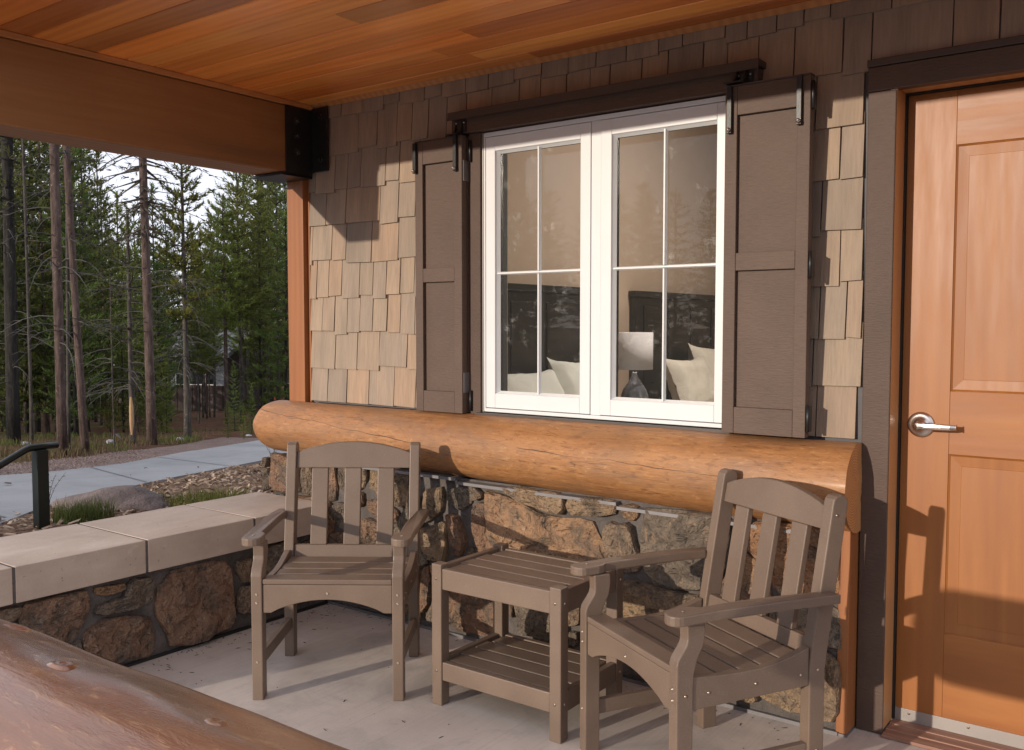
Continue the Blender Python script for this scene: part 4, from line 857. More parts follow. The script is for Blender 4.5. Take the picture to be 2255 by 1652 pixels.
# ================================================================== CHAIRS
HW = .2625                                                          # half width
def scr(parent, p, axis, sgn):
    r0 = .0042
    return obj('screw', MB().lathe([(r0, 0), (r0, sgn * .0015), (r0 * .6, sgn * .0028), (r0 * .58, sgn * .0012), (.0, sgn * .001)], p, 10, axis), M['screw'], parent)
def strip(mb, path, w0, w1, th, axis='x'):
    """band of thickness th following path in the y-z plane, between x = w0 and w1"""
    up = [Vector(p) for p in path]; n = len(up); lo = []
    for i in range(n):
        t = (up[min(i + 1, n - 1)] - up[max(i - 1, 0)]).normalized(); lo.append(up[i] - Vector((-t.y, t.x)) * th)
    return mb.prism([tuple(p) for p in up] + [tuple(p) for p in lo[::-1]], 'x', w0, w1)
def make_chair(label):
    c = thing('armchair', (0, 0, 0), label, 'armchair', group='taupe slatted porch armchairs')
    P = M['poly']; bv = .0035
    # seat surface height along the depth
    def sz(y): return .389 - .013 * math.sin(math.pi * min(1, max(0, y / .43)))
    for s in (-1, 1):
        xo, xi = s * HW, s * (HW - .038)
        a, b = min(xo, xi), max(xo, xi)
        # front leg: straight below, sweeping back in an S under the arm
        f = [(0, 0), (.0, .435)] + [(.032 * (1 - math.cos(t * math.pi)) / 2 - .0, .435 + .065 * t) for t in (.2, .35, .5, .65, .8, 1.0)] + [(.030, .545)]
        r = [(.084, .545), (.086, .515), (.080, .480), (.062, .445), (.052, .41), (.050, .37), (.050, 0)]
        obj('front_leg', MB().prism(f + r, 'x', a, b), P, c, None, bv)
        # rear leg and back post in one board, kinked at the seat
        q0, q1 = .428, .480
        tops = [(.500 + .0265 + .0265 * math.cos(t), .813 + .0225 * math.sin(t)) for t in (math.pi, 2.6, 2.1, 1.57, 1.05, .5, 0)]
        poly = [(q0, 0), (q0, .36), (q0 + .006, .42)] + tops + [(q1 + .010, .42), (q1 + .001, .36), (q1, 0)]
        obj('rear_leg', MB().prism(poly, 'x', a, b), P, c, None, bv)
        # scooped side rail just inside the legs, lower side stretcher
        ys = gline(.0508, .4275, 12)
        top = [(y, sz(y) + .014 + .022 * max(0, (y - .27) / .16) ** 1.5) for y in ys]
        side = MB().prism(top + [(.4275, .318), (.0508, .312)], 'x', s * (HW - .004), s * (HW - .027)); obj('side_rail', side, P, c, None, .0025)
        obj('side_stretcher', MB().prism([(.0505, .112), (.4275, .112), (.4275, .156), (.0505, .156)], 'x', s * (HW - .008), s * (HW - .030)), P, c, None, .0025)
        # arm: paddle front that narrows toward the back post
        cx = s * (HW - .002); n = 9; out = []
        def yz(y): return .5725 + .006 * math.sin(y * 5.0) - .010 * max(0, y - .25) * 1.5
        o_ = s * .030; i_ = -s * .030
        pl = [(cx + o_ * math.cos(t) * 1.0 + (0), -.030 + .030 - .030 * math.sin(t) + .0) for t in (0, .4, .8, 1.2, 1.5708)]
        pl += [(cx + i_ * math.cos(t) * 1.25, -.030 * math.sin(t)) for t in (1.2, .8, .4, 0)]
        pl += [(cx + i_ * 1.25, .045), (cx + i_ * 1.10, .062), (cx + i_ * .62, .078), (cx + i_ * .58, .20), (cx + i_ * .40, .30), (cx + i_ * .25, .40), (cx + i_ * .25, .4545)]
        pl += [(cx + o_ * 1.25, .500), (cx + o_ * 1.3, .40), (cx + o_ * 1.30, .30), (cx + o_ * 1.2, .20), (cx + o_ * 1.02, .10), (cx + o_, .05)]
        pl.insert(-6, (cx + s * .0008, .4545)); pl.insert(-6, (cx + s * .0008, .500))
        vs = [(x, y, yz(y)) for x, y in pl] + [(x, y, yz(y) - .027) for x, y in pl]; m = len(pl)
        fs = [list(range(m)), list(range(m, 2 * m))[::-1]] + [(i, m + i, m + (i + 1) % m, (i + 1) % m) for i in range(m)]
        if s < 0: pass
        ar = sum(pl[k][0] * pl[(k + 1) % m][1] - pl[(k + 1) % m][0] * pl[k][1] for k in range(m))
        if ar < 0: fs = [list(f_)[::-1] for f_ in fs]
        obj('arm', MB().add(vs, fs), P, c, None, .006)
        for z in (.372, .342, .135): scr(c, (s * (HW - .019), 0.0, z), 'y', -1) if z != .135 else scr(c, (s * (HW - .019), 0, .135), 'y', -1)
        for (y, z) in ((.10, .352), (.25, .352), (.40, .352)): obj('screw', MB().lathe([(.0042, 0), (.0042, s * .0015), (.0, s * .0025)], (s * (HW - .004), y, z), 10, 'x'), M['screw'], c)
        for (y, z) in ((.026, .355), (.026, .135), (.455, .36), (.455, .135), (.512, .78)): obj('screw', MB().lathe([(.0042, 0), (.0042, s * .0015), (.0, s * .0025)], (s * HW, y, z), 10, 'x'), M['screw'], c)
        scr(c, (s * (HW - .006), .020, .5735), 'z', 1)
    # front apron with arched lower edge
    n = 16; xi = HW - .0385; top = .405
    arch = [(-xi + 2 * xi * i / n, .306 + .047 * math.sin(math.pi * min(1, max(0, (i - 1) / (n - 2)))) ** .8) for i in range(n + 1)]
    obj('apron', MB().prism([(-xi, top), (-xi, .306)] + arch[1:-1] + [(xi, .306), (xi, top)], 'y', .006, .030), P, c, None, .003)
    scr(c, (0, .006, .375), 'y', -1)
    # six seat slats
    ys = [.004, .074, .145, .216, .287, .358]; xw = HW - .0285
    for k, y in enumerate(ys):
        y2 = y + .0640; z1, z2 = sz(y) + .012, sz(y2) + .012
        if k == 0: z1 = .4062; z2 = max(z2, .4062)
        x_ = xw if k else HW - .0386
        x_ = HW - .0386 if k in (0,) else (HW - .0282)
        mbx = MB().add([(-x_, y, z1), (x_, y, z1), (x_, y2, z2), (-x_, y2, z2), (-x_, y, z1 - .018 if k else z1 - .0), (x_, y, z1 - .018 if k else z1 - .0), (x_, y2, z2 - .018), (-x_, y2, z2 - .018)],
                      [(0, 1, 2, 3), (7, 6, 5, 4), (0, 4, 5, 1), (1, 5, 6, 2), (2, 6, 7, 3), (3, 7, 4, 0)]) if k else MB().box((-x_, y, .4062), (x_, y2, .424))
        obj('seat_slat', mbx, P, c, None, .0035)
    # reclined back: bottom rail, three slats, crowned top rail
    lean = lambda z: .434 + (z - .40) * (.506 - .434) / (.81 - .40)
    def slab(name, pts, z_of=None, t=.022, bv_=.003):
        f = [(x, lean(z) + .006, z) for x, z in pts]; b = [(x, lean(z) + .006 + t, z) for x, z in pts]; m = len(pts)
        return obj(name, MB().add(f + b, [list(range(m)), list(range(m, 2 * m))[::-1]] + [(i, m + i, m + (i + 1) % m, (i + 1) % m) for i in range(m)]), P, c, None, bv_)
    slab('back_bottom_rail', [(-xi, .392), (xi, .392), (xi, .440), (-xi, .440)])
    tr = [(-xi + 2 * xi * i / 14, .795 + .042 * math.sin(math.pi * i / 14) ** .85) for i in range(15)]
    slab('back_top_rail', [(-xi, .735), (xi, .735)] + tr[::-1])
    for x in (-.130, 0, .130):
        f = slab('back_slat', [(x - .032, .4405), (x + .032, .4405), (x + .032, .7345), (x - .032, .7345)], t=.020)
    return c
ch1 = make_chair('left taupe armchair facing the camera in the corner by the low wall')
ch1.location = (.859, -.784, 0); ch1.rotation_euler = (0, 0, R(35.6))
ch2 = copy_tree(ch1); ch2['label'] = 'right taupe armchair turned to the left in front of the stone wall near the door'
ch2.location = (1.98, -.702, 0); ch2.rotation_euler = (0, 0, R(-29.7))

# ================================================================== SIDE TABLE
def make_table():
    x0, x1, y0, y1 = 1.160, 1.690, -.583, -.198; lw_, ld = .043, .043; b = ((x0 + x1) / 2, (y0 + y1) / 2, 0); P = M['poly']
    t = thing('side_table', b, 'taupe slatted side table with a lower shelf between the two armchairs', 'table')
    bx = lambda n_, a, c_, bv=.0035: boxo(n_, a, c_, P, t, b, bv)
    for X in (x0, x1 - lw_):
        for Y in (y0, y1 - ld): bx('leg', (X, Y, 0), (X + lw_, Y + ld, .488))
    for z0, z1, ts in ((.402, .474, .471), (.088, .152, .150)):
        for Y, s in ((y0 + .004, 0), (y1 - .024 - .004, 1)):
            bx('apron', (x0 + lw_ + .0004, Y, z0), (x1 - lw_ - .0004, Y + .024, z1))
        for X in (x0 + .004, x1 - .024 - .004): bx('side_rail', (X, y0 + ld + .0004, z0), (X + .024, y1 - ld - .0004, z1 + .004))
        xs0, xs1 = x0 + .0285, x1 - .0285; ya, yb_ = y0 + .0285, y1 - .0285; k = 4; w_ = (yb_ - ya - .007 * (k + 1)) / k
        for i in range(k):
            Y = ya + .007 + i * (w_ + .007); xa, xb = xs0, xs1
            if i in (0, k - 1): xa, xb = x0 + lw_ + .001, x1 - lw_ - .001
            bx('slat', (xa, Y, ts - .016), (xb, Y + w_, ts), .004)
        for X in (x0 + lw_ / 2, x1 - lw_ / 2):
            obj('screw', MB().lathe([(.0042, 0), (.0042, -.0015), (0, -.0025)], (X, y0, (z0 + z1) / 2), 10, 'y'), M['screw'], t, b)
        for Y in (y0 + ld / 2, y1 - ld / 2):
            obj('screw', MB().lathe([(.0042, 0), (.0042, .0015), (0, .0025)], (x1, Y, (z0 + z1) / 2), 10, 'x'), M['screw'], t, b)
make_table()

# ================================================================== FRONT LOG RAIL (near the camera)
fb = (2.6, -2.513, .84); fl_ = thing('front_log_rail', fb, 'large glossy brown log rail crossing the lower left corner close to the camera', 'log')
lg2, er, el = log_mesh(1.86, 3.9, -2.513, .150, .152, .984, n=72, m=120, seed=9, round_l=.12, bump=.007)
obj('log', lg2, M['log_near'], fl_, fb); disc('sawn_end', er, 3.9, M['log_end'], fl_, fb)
random.seed(3)
for (x, a, r_) in ((2.205, 62, .020), (2.40, 84, .018), (2.62, 80, .014)):
    # low healed branch knots
    cy, cz = math.cos(R(a)), math.sin(R(a)); c = Vector((x, -2.513 + .146 * cy, .833 + .147 * cz)); nn_ = Vector((0, cy, cz)); u = Vector((1, 0, 0)); v = nn_.cross(u)
    vs = []; fs = []; m = 16
    for q, (rr, h) in enumerate(((1.6, -.004), (1.2, .000), (.8, .0035), (.45, .0045), (.2, .0035))):
        for k in range(m): t = 2 * math.pi * k / m; vs.append(c + (u * math.cos(t) * 1.5 + v * math.sin(t)) * r_ * rr * .62 * (1 + .1 * math.sin(3 * t + x * 9)) + nn_ * h)
    for q in range(4):
        for k in range(m): fs.append((q * m + k, q * m + (k + 1) % m, (q + 1) * m + (k + 1) % m, (q + 1) * m + k))
    fs.append(tuple(4 * m + k for k in range(m)))
    obj('knot', MB().add(vs, fs, True), M['log_near'], fl_, fb)
for x in (3.0, 3.7): boxo('support_post', (x - .07, -2.585, -.2), (x + .07, -2.44, .715), M['post'], fl_, fb, .004)

# ================================================================== OUTSIDE, NEAR: handrail, boulders, mulch, weeds
hb_ = (-.9, -.88, .3); hr = thing('handrail', hb_, 'dark green steel handrail post with sloping round rail beyond the low wall', 'handrail')
boxo('post', (-.926, -.906, gz(-.9, -.88) - .1), (-.874, -.854, .742), M['green_steel'], hr, hb_, .003)
obj('rail', MB().tube([(-.9, -.800, .757), (-.9, -.88, .757), (-.9, -.925, .755), (-.9, -.945, .748), (-.9, -1.06, .690), (-.9, -2.1, .14)], .0155, 12), M['green_steel'], hr, hb_)
boxo('top_plate', (-.92, -.90, .742), (-.88, -.86, .7445), M['green_steel'], hr, hb_)
obj('end_post', MB().tube([(-.9, -2.05, -.3), (-.9, -2.05, .17)], .02, 10), M['green_steel'], hr, hb_)
def boulder(loc, r, seed, label):
    bm_ = bmesh.new(); bmesh.ops.create_icosphere(bm_, subdivisions=4, radius=1)
    for v in bm_.verts:
        n1 = noise.noise(v.co * 1.2 + Vector((seed, 0, 0))); n2 = noise.noise(v.co * 3.5 + Vector((0, seed, 0))); n3 = noise.noise(v.co * 11 + Vector((0, 0, seed)))
        f = 1 + .22 * n1 + .09 * n2 + .025 * n3
        v.co = Vector((v.co.x * r[0] * f, v.co.y * r[1] * f, (max(v.co.z, -.5) * r[2] * f)))
    me = bpy.data.meshes.new('boulder'); bm_.to_mesh(me); bm_.free(); me.materials.append(M['boulder']); me.polygons.foreach_set('use_smooth', [True] * len(me.polygons))
    o = link('boulder', me); o.location = loc; o.rotation_euler = (0, 0, R(50)); return tag(o, label, 'boulder')
boulder((-1.37, -.26, .30), (.30, .20, .135), 3.1, 'flat pinkish grey boulder behind the low wall cap')
boulder((-1.50, -.98, .25), (.26, .24, .13), 7.7, 'grey mottled boulder partly behind the green handrail post')
boulder((-1.10, -1.30, .27), (.20, .22, .14), 5.2, 'mossy grey boulder at the left edge of the picture')
# mulch bed and its chips
mv = []; mf = []; X_ = gline(-3.0, -.45, 34); Y_ = gline(-1.2, 2.6, 44)
def in_bed(x, y):
    pxn = interp(y, [-1.2, -.35, .26, .98, 2.42, 2.7], [-1.10, -1.80, -2.20, -2.66, -3.43, -3.60]); return x > pxn + .03
for y in Y_:
    xl = interp(y, [-1.2, -.35, .26, .98, 2.42, 2.7], [-1.10, -1.80, -2.20, -2.66, -3.43, -3.60])
    for i in range(26):
        x = xl - .10 + (-.44 - xl + .10) * i / 25; mv.append((x, y, gz(x, y) + .020 + (.018 * noise.noise((x * 5, y * 5, 0)) if 3 < i < 25 else -.004)))
for j in range(len(Y_) - 1):
    for i in range(25): mf.append((j * 26 + i, j * 26 + i + 1, (j + 1) * 26 + i + 1, (j + 1) * 26 + i))
structure('mulch_bed', MB().add(mv, mf, False), M['mulch'])
random.seed(17); chips = [MB(), MB(), MB()]
for _ in range(5200):
    y = random.uniform(-1.1, 2.5); x = random.uniform(-3.1, -.47)
    if not in_bed(x, y): continue
    l = random.uniform(.010, .032); w_ = random.uniform(.004, .010); a = random.uniform(0, 6.283); tl_ = random.uniform(-.5, .5); z = gz(x, y) + .030 + .018 * noise.noise((x * 5, y * 5, 0)) + random.uniform(-.004, .008)
    d = Vector((math.cos(a), math.sin(a), tl_)) * l; s_ = Vector((-math.sin(a), math.cos(a), random.uniform(-.4, .4))) * w_; p = Vector((x, y, z))
    random.choice(chips).add([p - d - s_, p + d - s_ * .6, p + d * .9 + s_, p - d * .8 + s_], [(0, 1, 2, 3)])
for mb, col in zip(chips, ((.10, .055, .035), (.24, .16, .10), (.40, .29, .20))):
    tag(obj('bark_chips', mb, plain('chip_' + str(int(col[0] * 100)), col, .9, var=.35, scale=40)), 'scattered bark mulch chips beside the house corner', 'mulch', kind='stuff')
# grit and needles swept into the porch corner
random.seed(44); gr_ = MB()
for _ in range(260):
    if random.random() < .6: x, y = .02 + abs(random.gauss(0, .10)), random.uniform(-1.6, -.02)
    elif random.random() < .5: x, y = random.uniform(.0, 2.3), -.02 - abs(random.gauss(0, .07))
    else: x, y = random.uniform(.1, 2.6), random.uniform(-1.7, -.1)
    a = random.uniform(0, 6.28); l = random.choice((.003, .004, .010)); w2 = .0016; d = Vector((math.cos(a) * l, math.sin(a) * l, 0)); s_ = Vector((-math.sin(a) * w2, math.cos(a) * w2, 0)); p = Vector((x, y, .0008))
    gr_.add([p - d - s_, p + d - s_, p + d + s_, p - d + s_, p + Vector((0, 0, .002))], [(0, 1, 4), (1, 2, 4), (2, 3, 4), (3, 0, 4)])
tag(obj('floor_grit', gr_, M['bark_grey']), 'fine grit and pine needles on the porch floor', 'grit', kind='stuff')
# gravel pebbles
random.seed(18); pb = MB()
def pebble(p, r):
    a = random.uniform(0, 6.28); vs = [(p[0] + r * random.uniform(.7, 1.2) * math.cos(a + k * 1.2566), p[1] + r * random.uniform(.7, 1.2) * math.sin(a + k * 1.2566), p[2]) for k in range(5)] + [(p[0], p[1], p[2] + r * .8)]
    pb.add(vs, [(k, (k + 1) % 5, 5) for k in range(5)])
for _ in range(5200):
    t = random.random() ** 1.3 * .62; k = t * 9; i = min(int(k), 8); f = k - i; u = random.random()
    a = Vector((pf[i][0] + (pf[i + 1][0] - pf[i][0]) * f, pf[i][1] + (pf[i + 1][1] - pf[i][1]) * f)); b = Vector((gf[i][0] + (gf[i + 1][0] - gf[i][0]) * f, gf[i][1] + (gf[i + 1][1] - gf[i][1]) * f)); q = a.lerp(b, u * 1.05 + .02)
    pebble((q.x, q.y, gz(q.x, q.y) + .010), random.uniform(.006, .016))
tag(obj('gravel_stones', pb, M['gravel']), 'loose reddish gravel along the far edge of the path', 'gravel', kind='stuff')
# grass tufts
def blades(mb, c, n, h, spread, lean=.5, w_=.003):
    for _ in range(n):
        a = random.uniform(0, 6.283); rr = spread * random.random() ** .6; x, y = c[0] + rr * math.cos(a), c[1] + rr * math.sin(a); z = c[2]
        hh = h * random.uniform(.5, 1.1); b = random.uniform(0, 6.283); l = lean * hh * random.random(); dx, dy = math.cos(b), math.sin(b)
        s_ = Vector((-dy, dx, 0)) * w_; p0 = Vector((x, y, z)); p1 = p0 + Vector((dx * l * .35, dy * l * .35, hh * .6)); p2 = p0 + Vector((dx * l, dy * l, hh))
        mb.add([p0 - s_, p0 + s_, p1 + s_ * .7, p1 - s_ * .7, p2], [(0, 1, 2, 3), (3, 2, 4)])
random.seed(30)
for (x, y, n, h, sp, lab) in ((-1.02, -.62, 420, .13, .14, 'bright green grass tuft between the boulder and the handrail post'), (-1.12, .14, 520, .10, .22, 'green grass tuft right of the pinkish boulder'), (-1.62, .02, 160, .07, .16, 'thin grass tuft at the back of the pinkish boulder'), (-1.35, -1.15, 180, .09, .12, 'short grass between the two grey boulders')):
    g_ = MB(); blades(g_, (x, y, gz(x, y) + .02), int(n * 1.7), h * .8, sp, .9, .0018); tag(obj('grass_tuft', g_, M['grass']), lab, 'grass')
def weed(loc, h, seed, label):
    random.seed(seed); st = MB(); lf = MB()
    for k in range(6):
        a = random.uniform(0, 6.28); l = random.uniform(.2, .5); p0 = Vector(loc); pts = [p0 + Vector((math.cos(a) * l * h * t * t, math.sin(a) * l * h * t * t, h * t * random.uniform(.95, 1.05))) for t in (0, .3, .6, .85, 1)]
        st.tube(pts, [.0018, .0015, .0012, .001, .0006], 4, False)
        for _ in range(14):
            t = random.uniform(.25, 1); i = min(int(t * 4), 3); p = pts[i].lerp(pts[i + 1], t * 4 - i); b = random.uniform(0, 6.28); d = Vector((math.cos(b), math.sin(b), random.uniform(-.1, .6))) * random.uniform(.010, .022); s_ = Vector((-d.y, d.x, 0)) * .3
            lf.add([p, p + d * .5 + s_, p + d, p + d * .5 - s_], [(0, 1, 2, 3)])
    o = thing('weed', loc, label, 'weed'); obj('stem', st, M['bark_grey'], o, loc); obj('leaves', lf, M['drygrass'], o, loc)
weed((-1.75, -.42, gz(-1.75, -.42)), .20, 1, 'leafy dry weed sticking up at the left end of the pinkish boulder')
weed((-1.62, -1.12, gz(-1.62, -1.12)), .18, 2, 'dry weed growing behind the grey boulder at the left')
weed((-2.75, 1.9, gz(-2.75, 1.9)), .24, 3, 'thin lone weed at the edge of the path near the log end')
# leaf scraps on the path
random.seed(6)
for (x, y, s_, lab) in ((-3.0, -.05, .045, 'brown leaf scrap on the path behind the handrail'), (-3.35, 1.15, .022, 'small dark twig scrap in the middle of the path'), (-3.1, 1.45, .015, 'tiny dark scrap on the path'), (-2.9, .75, .012, 'tiny brown crumb on the path')):
    vs = [(x + s_ * math.cos(k * 1.05) * random.uniform(.3, 1.1), y + s_ * math.sin(k * 1.05) * random.uniform(.3, .9), gz(x, y) + .038 + random.uniform(0, .012)) for k in range(6)] + [(x, y, gz(x, y) + .05)]
    tag(obj('leaf_scrap', MB().add(vs, [(k, (k + 1) % 6, 6) for k in range(6)]), M['bark_red']), lab, 'leaf')

# ================================================================== TREES
def trunk_mesh(name, h, r0, r1, seed, mat, bend=.02, n=9, seg=14, bumps=.06):
    rnd = random.Random(seed); pts = []; rs = []
    bx_, by_ = rnd.uniform(-1, 1), rnd.uniform(-1, 1)
    for i in range(seg + 1):
        t = i / seg; pts.append((h * bend * bx_ * math.sin(t * 2.6 + seed), h * bend * by_ * math.sin(t * 3.1 + seed * 2), -.15 + (h + .15) * t)); rs.append((r0 * (1 - t) + r1 * t) * (1.15 if i == 0 else 1) * (1 + rnd.uniform(-bumps, bumps)))
    mb = MB().tube(pts, rs, n); me = bpy.data.meshes.new(name); me.from_pydata(mb.v, [], mb.f); me.polygons.foreach_set('use_smooth', mb.sm); me.materials.append(mat); return me, pts
def at_trunk(pts, z):
    for i in range(1, len(pts)):
        if pts[i][2] >= z: f = (z - pts[i - 1][2]) / (pts[i][2] - pts[i - 1][2]); return Vector(pts[i - 1]).lerp(Vector(pts[i]), f)
    return Vector(pts[-1])
def crown_mesh(name, h, z0, rad, pts, seed, mat, needle=.10, wid=.011, whorl=.32, per=6, up=.25, tuft=7, prof=.8, dens=1.0, curl=.3, limbmat=None, skip=0.0):
    rnd = random.Random(seed); nv = []; nf = []; lm = MB()
    z = z0
    while z < h - .15:
        t = (z - z0) / (h - z0); br = rad * ((1 - t) ** prof) * (.55 + .45 * min(1, t * 5)) + .10
        k = max(3, int(per * (1 - .3 * t) + rnd.uniform(-1, 1)))
        a0 = rnd.uniform(0, 6.28)
        for b in range(k):
            if rnd.random() < skip: continue
            a = a0 + 6.283 * b / k + rnd.uniform(-.4, .4); L_ = br * rnd.uniform(.55, 1.15); d = Vector((math.cos(a), math.sin(a), 0)); p0 = at_trunk(pts, z + rnd.uniform(-.1, .1))
            rise = up * (.3 + t) + rnd.uniform(-.12, .12)
            P = lambda s: p0 + d * (L_ * s) + Vector((0, 0, L_ * (rise * s - .25 * s * (1 - t) + curl * s * s)))
            lm.tube([P(0), P(.5), P(1)], [.012 + .012 * L_, .007, .003], 4, False)
            side = Vector((-d.y, d.x, 0)); nt_ = max(3, int(L_ / .085 * dens))
            for q in range(nt_):
                s = .12 + .88 * (q + rnd.random() * .8) / nt_; lat = rnd.choice((-1, 1)) * rnd.random() * .38 * L_ * (1.15 - s) if q < nt_ - 1 else 0
                c = P(min(s, 1)) + side * lat + Vector((0, 0, rnd.uniform(-.03, .05)))
                ax = (d * 1.0 + side * (lat * 1.4 / max(.1, L_)) + Vector((0, 0, rise + curl * 1.6 + rnd.uniform(-.1, .3)))).normalized()
                o1 = ax.orthogonal().normalized(); o2 = ax.cross(o1); ln = needle * rnd.uniform(1.1, 1.9)
                for m in range(tuft):
                    th = rnd.uniform(0, 6.28); sp = o1 * math.cos(th) + o2 * math.sin(th); base_ = c + ax * (ln * rnd.uniform(-.5, .6)); tip = base_ + (ax * .7 + sp * rnd.uniform(.45, .9)) * needle; wv_ = ax.cross(sp) * wid
                    i0 = len(nv); nv += [tuple(base_ - wv_), tuple(base_ + wv_), tuple(tip)]; nf.append((i0, i0 + 1, i0 + 2))
        z += whorl * rnd.uniform(.7, 1.3)
    top = at_trunk(pts, h)
    for m in range(40):
        th = rnd.uniform(0, 6.28); b_ = top + Vector((0, 0, rnd.uniform(-.5, .05))); tip = b_ + Vector((math.cos(th) * .6, math.sin(th) * .6, .8)) * needle; i0 = len(nv); nv += [tuple(b_ + Vector((wid, 0, 0))), tuple(b_ - Vector((wid, 0, 0))), tuple(tip)]; nf.append((i0, i0 + 1, i0 + 2))
    me = bpy.data.meshes.new(name); me.from_pydata(nv, [], nf); me.materials.append(mat)
    ml = bpy.data.meshes.new(name + '_limbs'); ml.from_pydata(lm.v, [], lm.f); ml.polygons.foreach_set('use_smooth', lm.sm); ml.materials.append(limbmat or M['bark_grey'])
    return me, ml
def dead_mesh(name, z0, z1, pts, seed, L0, count, mat, arch=.5):
    rnd = random.Random(seed); mb = MB()
    for _ in range(count):
        z = rnd.uniform(z0, z1); p0 = at_trunk(pts, z); a = rnd.uniform(0, 6.28); d = Vector((math.cos(a), math.sin(a), 0)); l = L0 * rnd.uniform(.35, 1.1); u = rnd.uniform(.0, .35); side = Vector((-d.y, d.x, 0)) * rnd.uniform(-.25, .25)
        P = [p0 + d * (l * s) + side * (l * s * s) + Vector((0, 0, l * (u * s - arch * s * s))) for s in (0, .25, .5, .75, 1)]
        mb.tube(P, [.008, .006, .0045, .003, .0015], 4, False)
        for q in range(rnd.randint(2, 6)):
            s = rnd.uniform(.3, .95); i = min(int(s * 4), 3); c = P[i].lerp(P[i + 1], s * 4 - i); e = (d + Vector((rnd.uniform(-1, 1), rnd.uniform(-1, 1), rnd.uniform(-.9, .3)))).normalized() * l * rnd.uniform(.12, .35)
            mb.tube([c, c + e * .5 + Vector((0, 0, .02)), c + e], [.003, .002, .001], 3, False)
    me = bpy.data.meshes.new(name); me.from_pydata(mb.v, [], mb.f); me.polygons.foreach_set('use_smooth', mb.sm); me.materials.append(mat); return me
def ray_d(px, d):
    """world x, y at picture column px (of 2255) and forward distance d, on the slope"""
    k = (px - 1127.5) / 2047.0 / math.cos(R(3.1)); rt_ = Vector((math.cos(R(36.6)), math.sin(R(36.6)), 0)); p = Vector((CAM.x, CAM.y, 0)) + FWD * d + rt_ * (k * d); return p.x, p.y
TREE_XY = []
def plant(name, x, y, trunk, parts, label, cat='pine tree', group=None, rz=0.0, sc=1.0, tilt=(0, 0)):
    o = thing(name, (x, y, gz(x, y)), label, cat, rz, group); o.scale = (sc, sc, sc); o.rotation_euler = (tilt[0], tilt[1], rz)
    link('trunk', trunk, o)
    for nme, me in parts:
        q = link(nme, me, o)
        if nme in ('limbs', 'dead_twigs'): q['kind'] = 'stuff'
    TREE_XY.append((x, y)); return o
def hero(px, d, h, r0, r1, seed, bark, label, crown=None, dead=None, tilt=(0, 0), bend=.008, name='pine_tree', extra=None):
    x, y = ray_d(px, d); tm, pts = trunk_mesh('trunk', h, r0, r1, seed, bark, bend); parts = []
    if crown: a, b = crown_mesh('crown', h, pts=pts, seed=seed, **crown); parts += [('crown', a), ('limbs', b)]
    if dead: parts.append(('dead_twigs', dead_mesh('dead_twigs', pts=pts, seed=seed + 50, **dead)))
    if extra: parts += extra(pts)
    return plant(name, x, y, tm, parts, label, tilt=tilt)
hero(27, 12.5, 13, .085, .05, 3, M['bark_dark'], 'dark straight pine trunk nearest the left edge of the picture', dict(z0=3.2, rad=1.5, mat=M['needle_dark'], per=6, dens=.7), dict(z0=.8, z1=5, L0=.9, count=30, mat=M['dead']))
hero(142, 9.1, 12, .044, .04, 5, M['bark_red'], 'stout reddish pine trunk left of the pale leaning trunk', dict(z0=4.3, rad=1.3, mat=M['needle_brown'], per=5, dens=.7), dict(z0=.9, z1=4.6, L0=.8, count=34, mat=M['dead']), (0, R(.4)))
hero(154, 9.6, 11, .020, .014, 6, M['bark_grey'], 'slender trunk close beside the stout reddish trunk', dict(z0=5, rad=.8, mat=M['needle_dark'], per=4, dens=.5), dict(z0=1.6, z1=4.6, L0=.5, count=14, mat=M['dead']))
hero(195, 9.4, 11, .040, .020, 8, M['bark_red'], 'pale thin trunk leaning left behind the handrail post', dict(z0=3.9, rad=.9, mat=M['needle_brown'], per=4, dens=.5), dict(z0=1.2, z1=4.2, L0=.7, count=24, mat=M['dead']), (R(.6), R(-1.6)))
hero(289, 12.2, 3.0, .042, .018, 9, M['bark_grey'], 'thin grey trunk with a bare orange patch at its foot', dict(z0=1.3, rad=.7, mat=M['needle_dark'], per=6, dens=.8), dict(z0=.5, z1=2.2, L0=.6, count=30, mat=M['dead']),
     extra=lambda pts: [('bare_patch', (lambda mb: (lambda me: (me.from_pydata(mb.v, [], mb.f), me.materials.append(M['bark_pale']), me)[-1])(bpy.data.meshes.new('bare_patch')))(MB().tube([at_trunk(pts, z) + Vector((.016, -.02, 0)) for z in (.12, .3, .48, .62)], [.018, .030, .029, .016], 8)))])
hero(331, 11.8, 11, .060, .028, 11, M['bark_red'], 'tall reddish pine with thin crown standing against the sky gap', dict(z0=2.75, rad=1.05, mat=M['needle_brown'], per=6, dens=.5, up=.1, curl=-.2, whorl=.22, tuft=5, needle=.07, wid=.008), dict(z0=1.0, z1=4.4, L0=.85, count=44, mat=M['dead'], arch=.25), (0, R(-.9)))
hero(410, 13.7, 4.15 + .4 - .25, .055, .012, 13, M['bark_grey'], 'narrow green pine with tufted top in the middle of the sky gap', dict(z0=1.9, rad=.55, mat=M['needle'], per=6, needle=.075, wid=.012, dens=1.7, up=.15, curl=.45, whorl=.20, skip=.12, prof=.55, tuft=13), dict(z0=.8, z1=2.4, L0=.7, count=46, mat=M['dead'], arch=.7))
hero(584, 34, 13.5, .20, .07, 15, M['bark_dark'], 'big dark pine just left of the corner post', dict(z0=3.2, rad=1.6, mat=M['needle'], per=6, needle=.20, wid=.024, dens=.8, whorl=.42, prof=.5), dict(z0=1.2, z1=5, L0=1.6, count=50, mat=M['dead']))
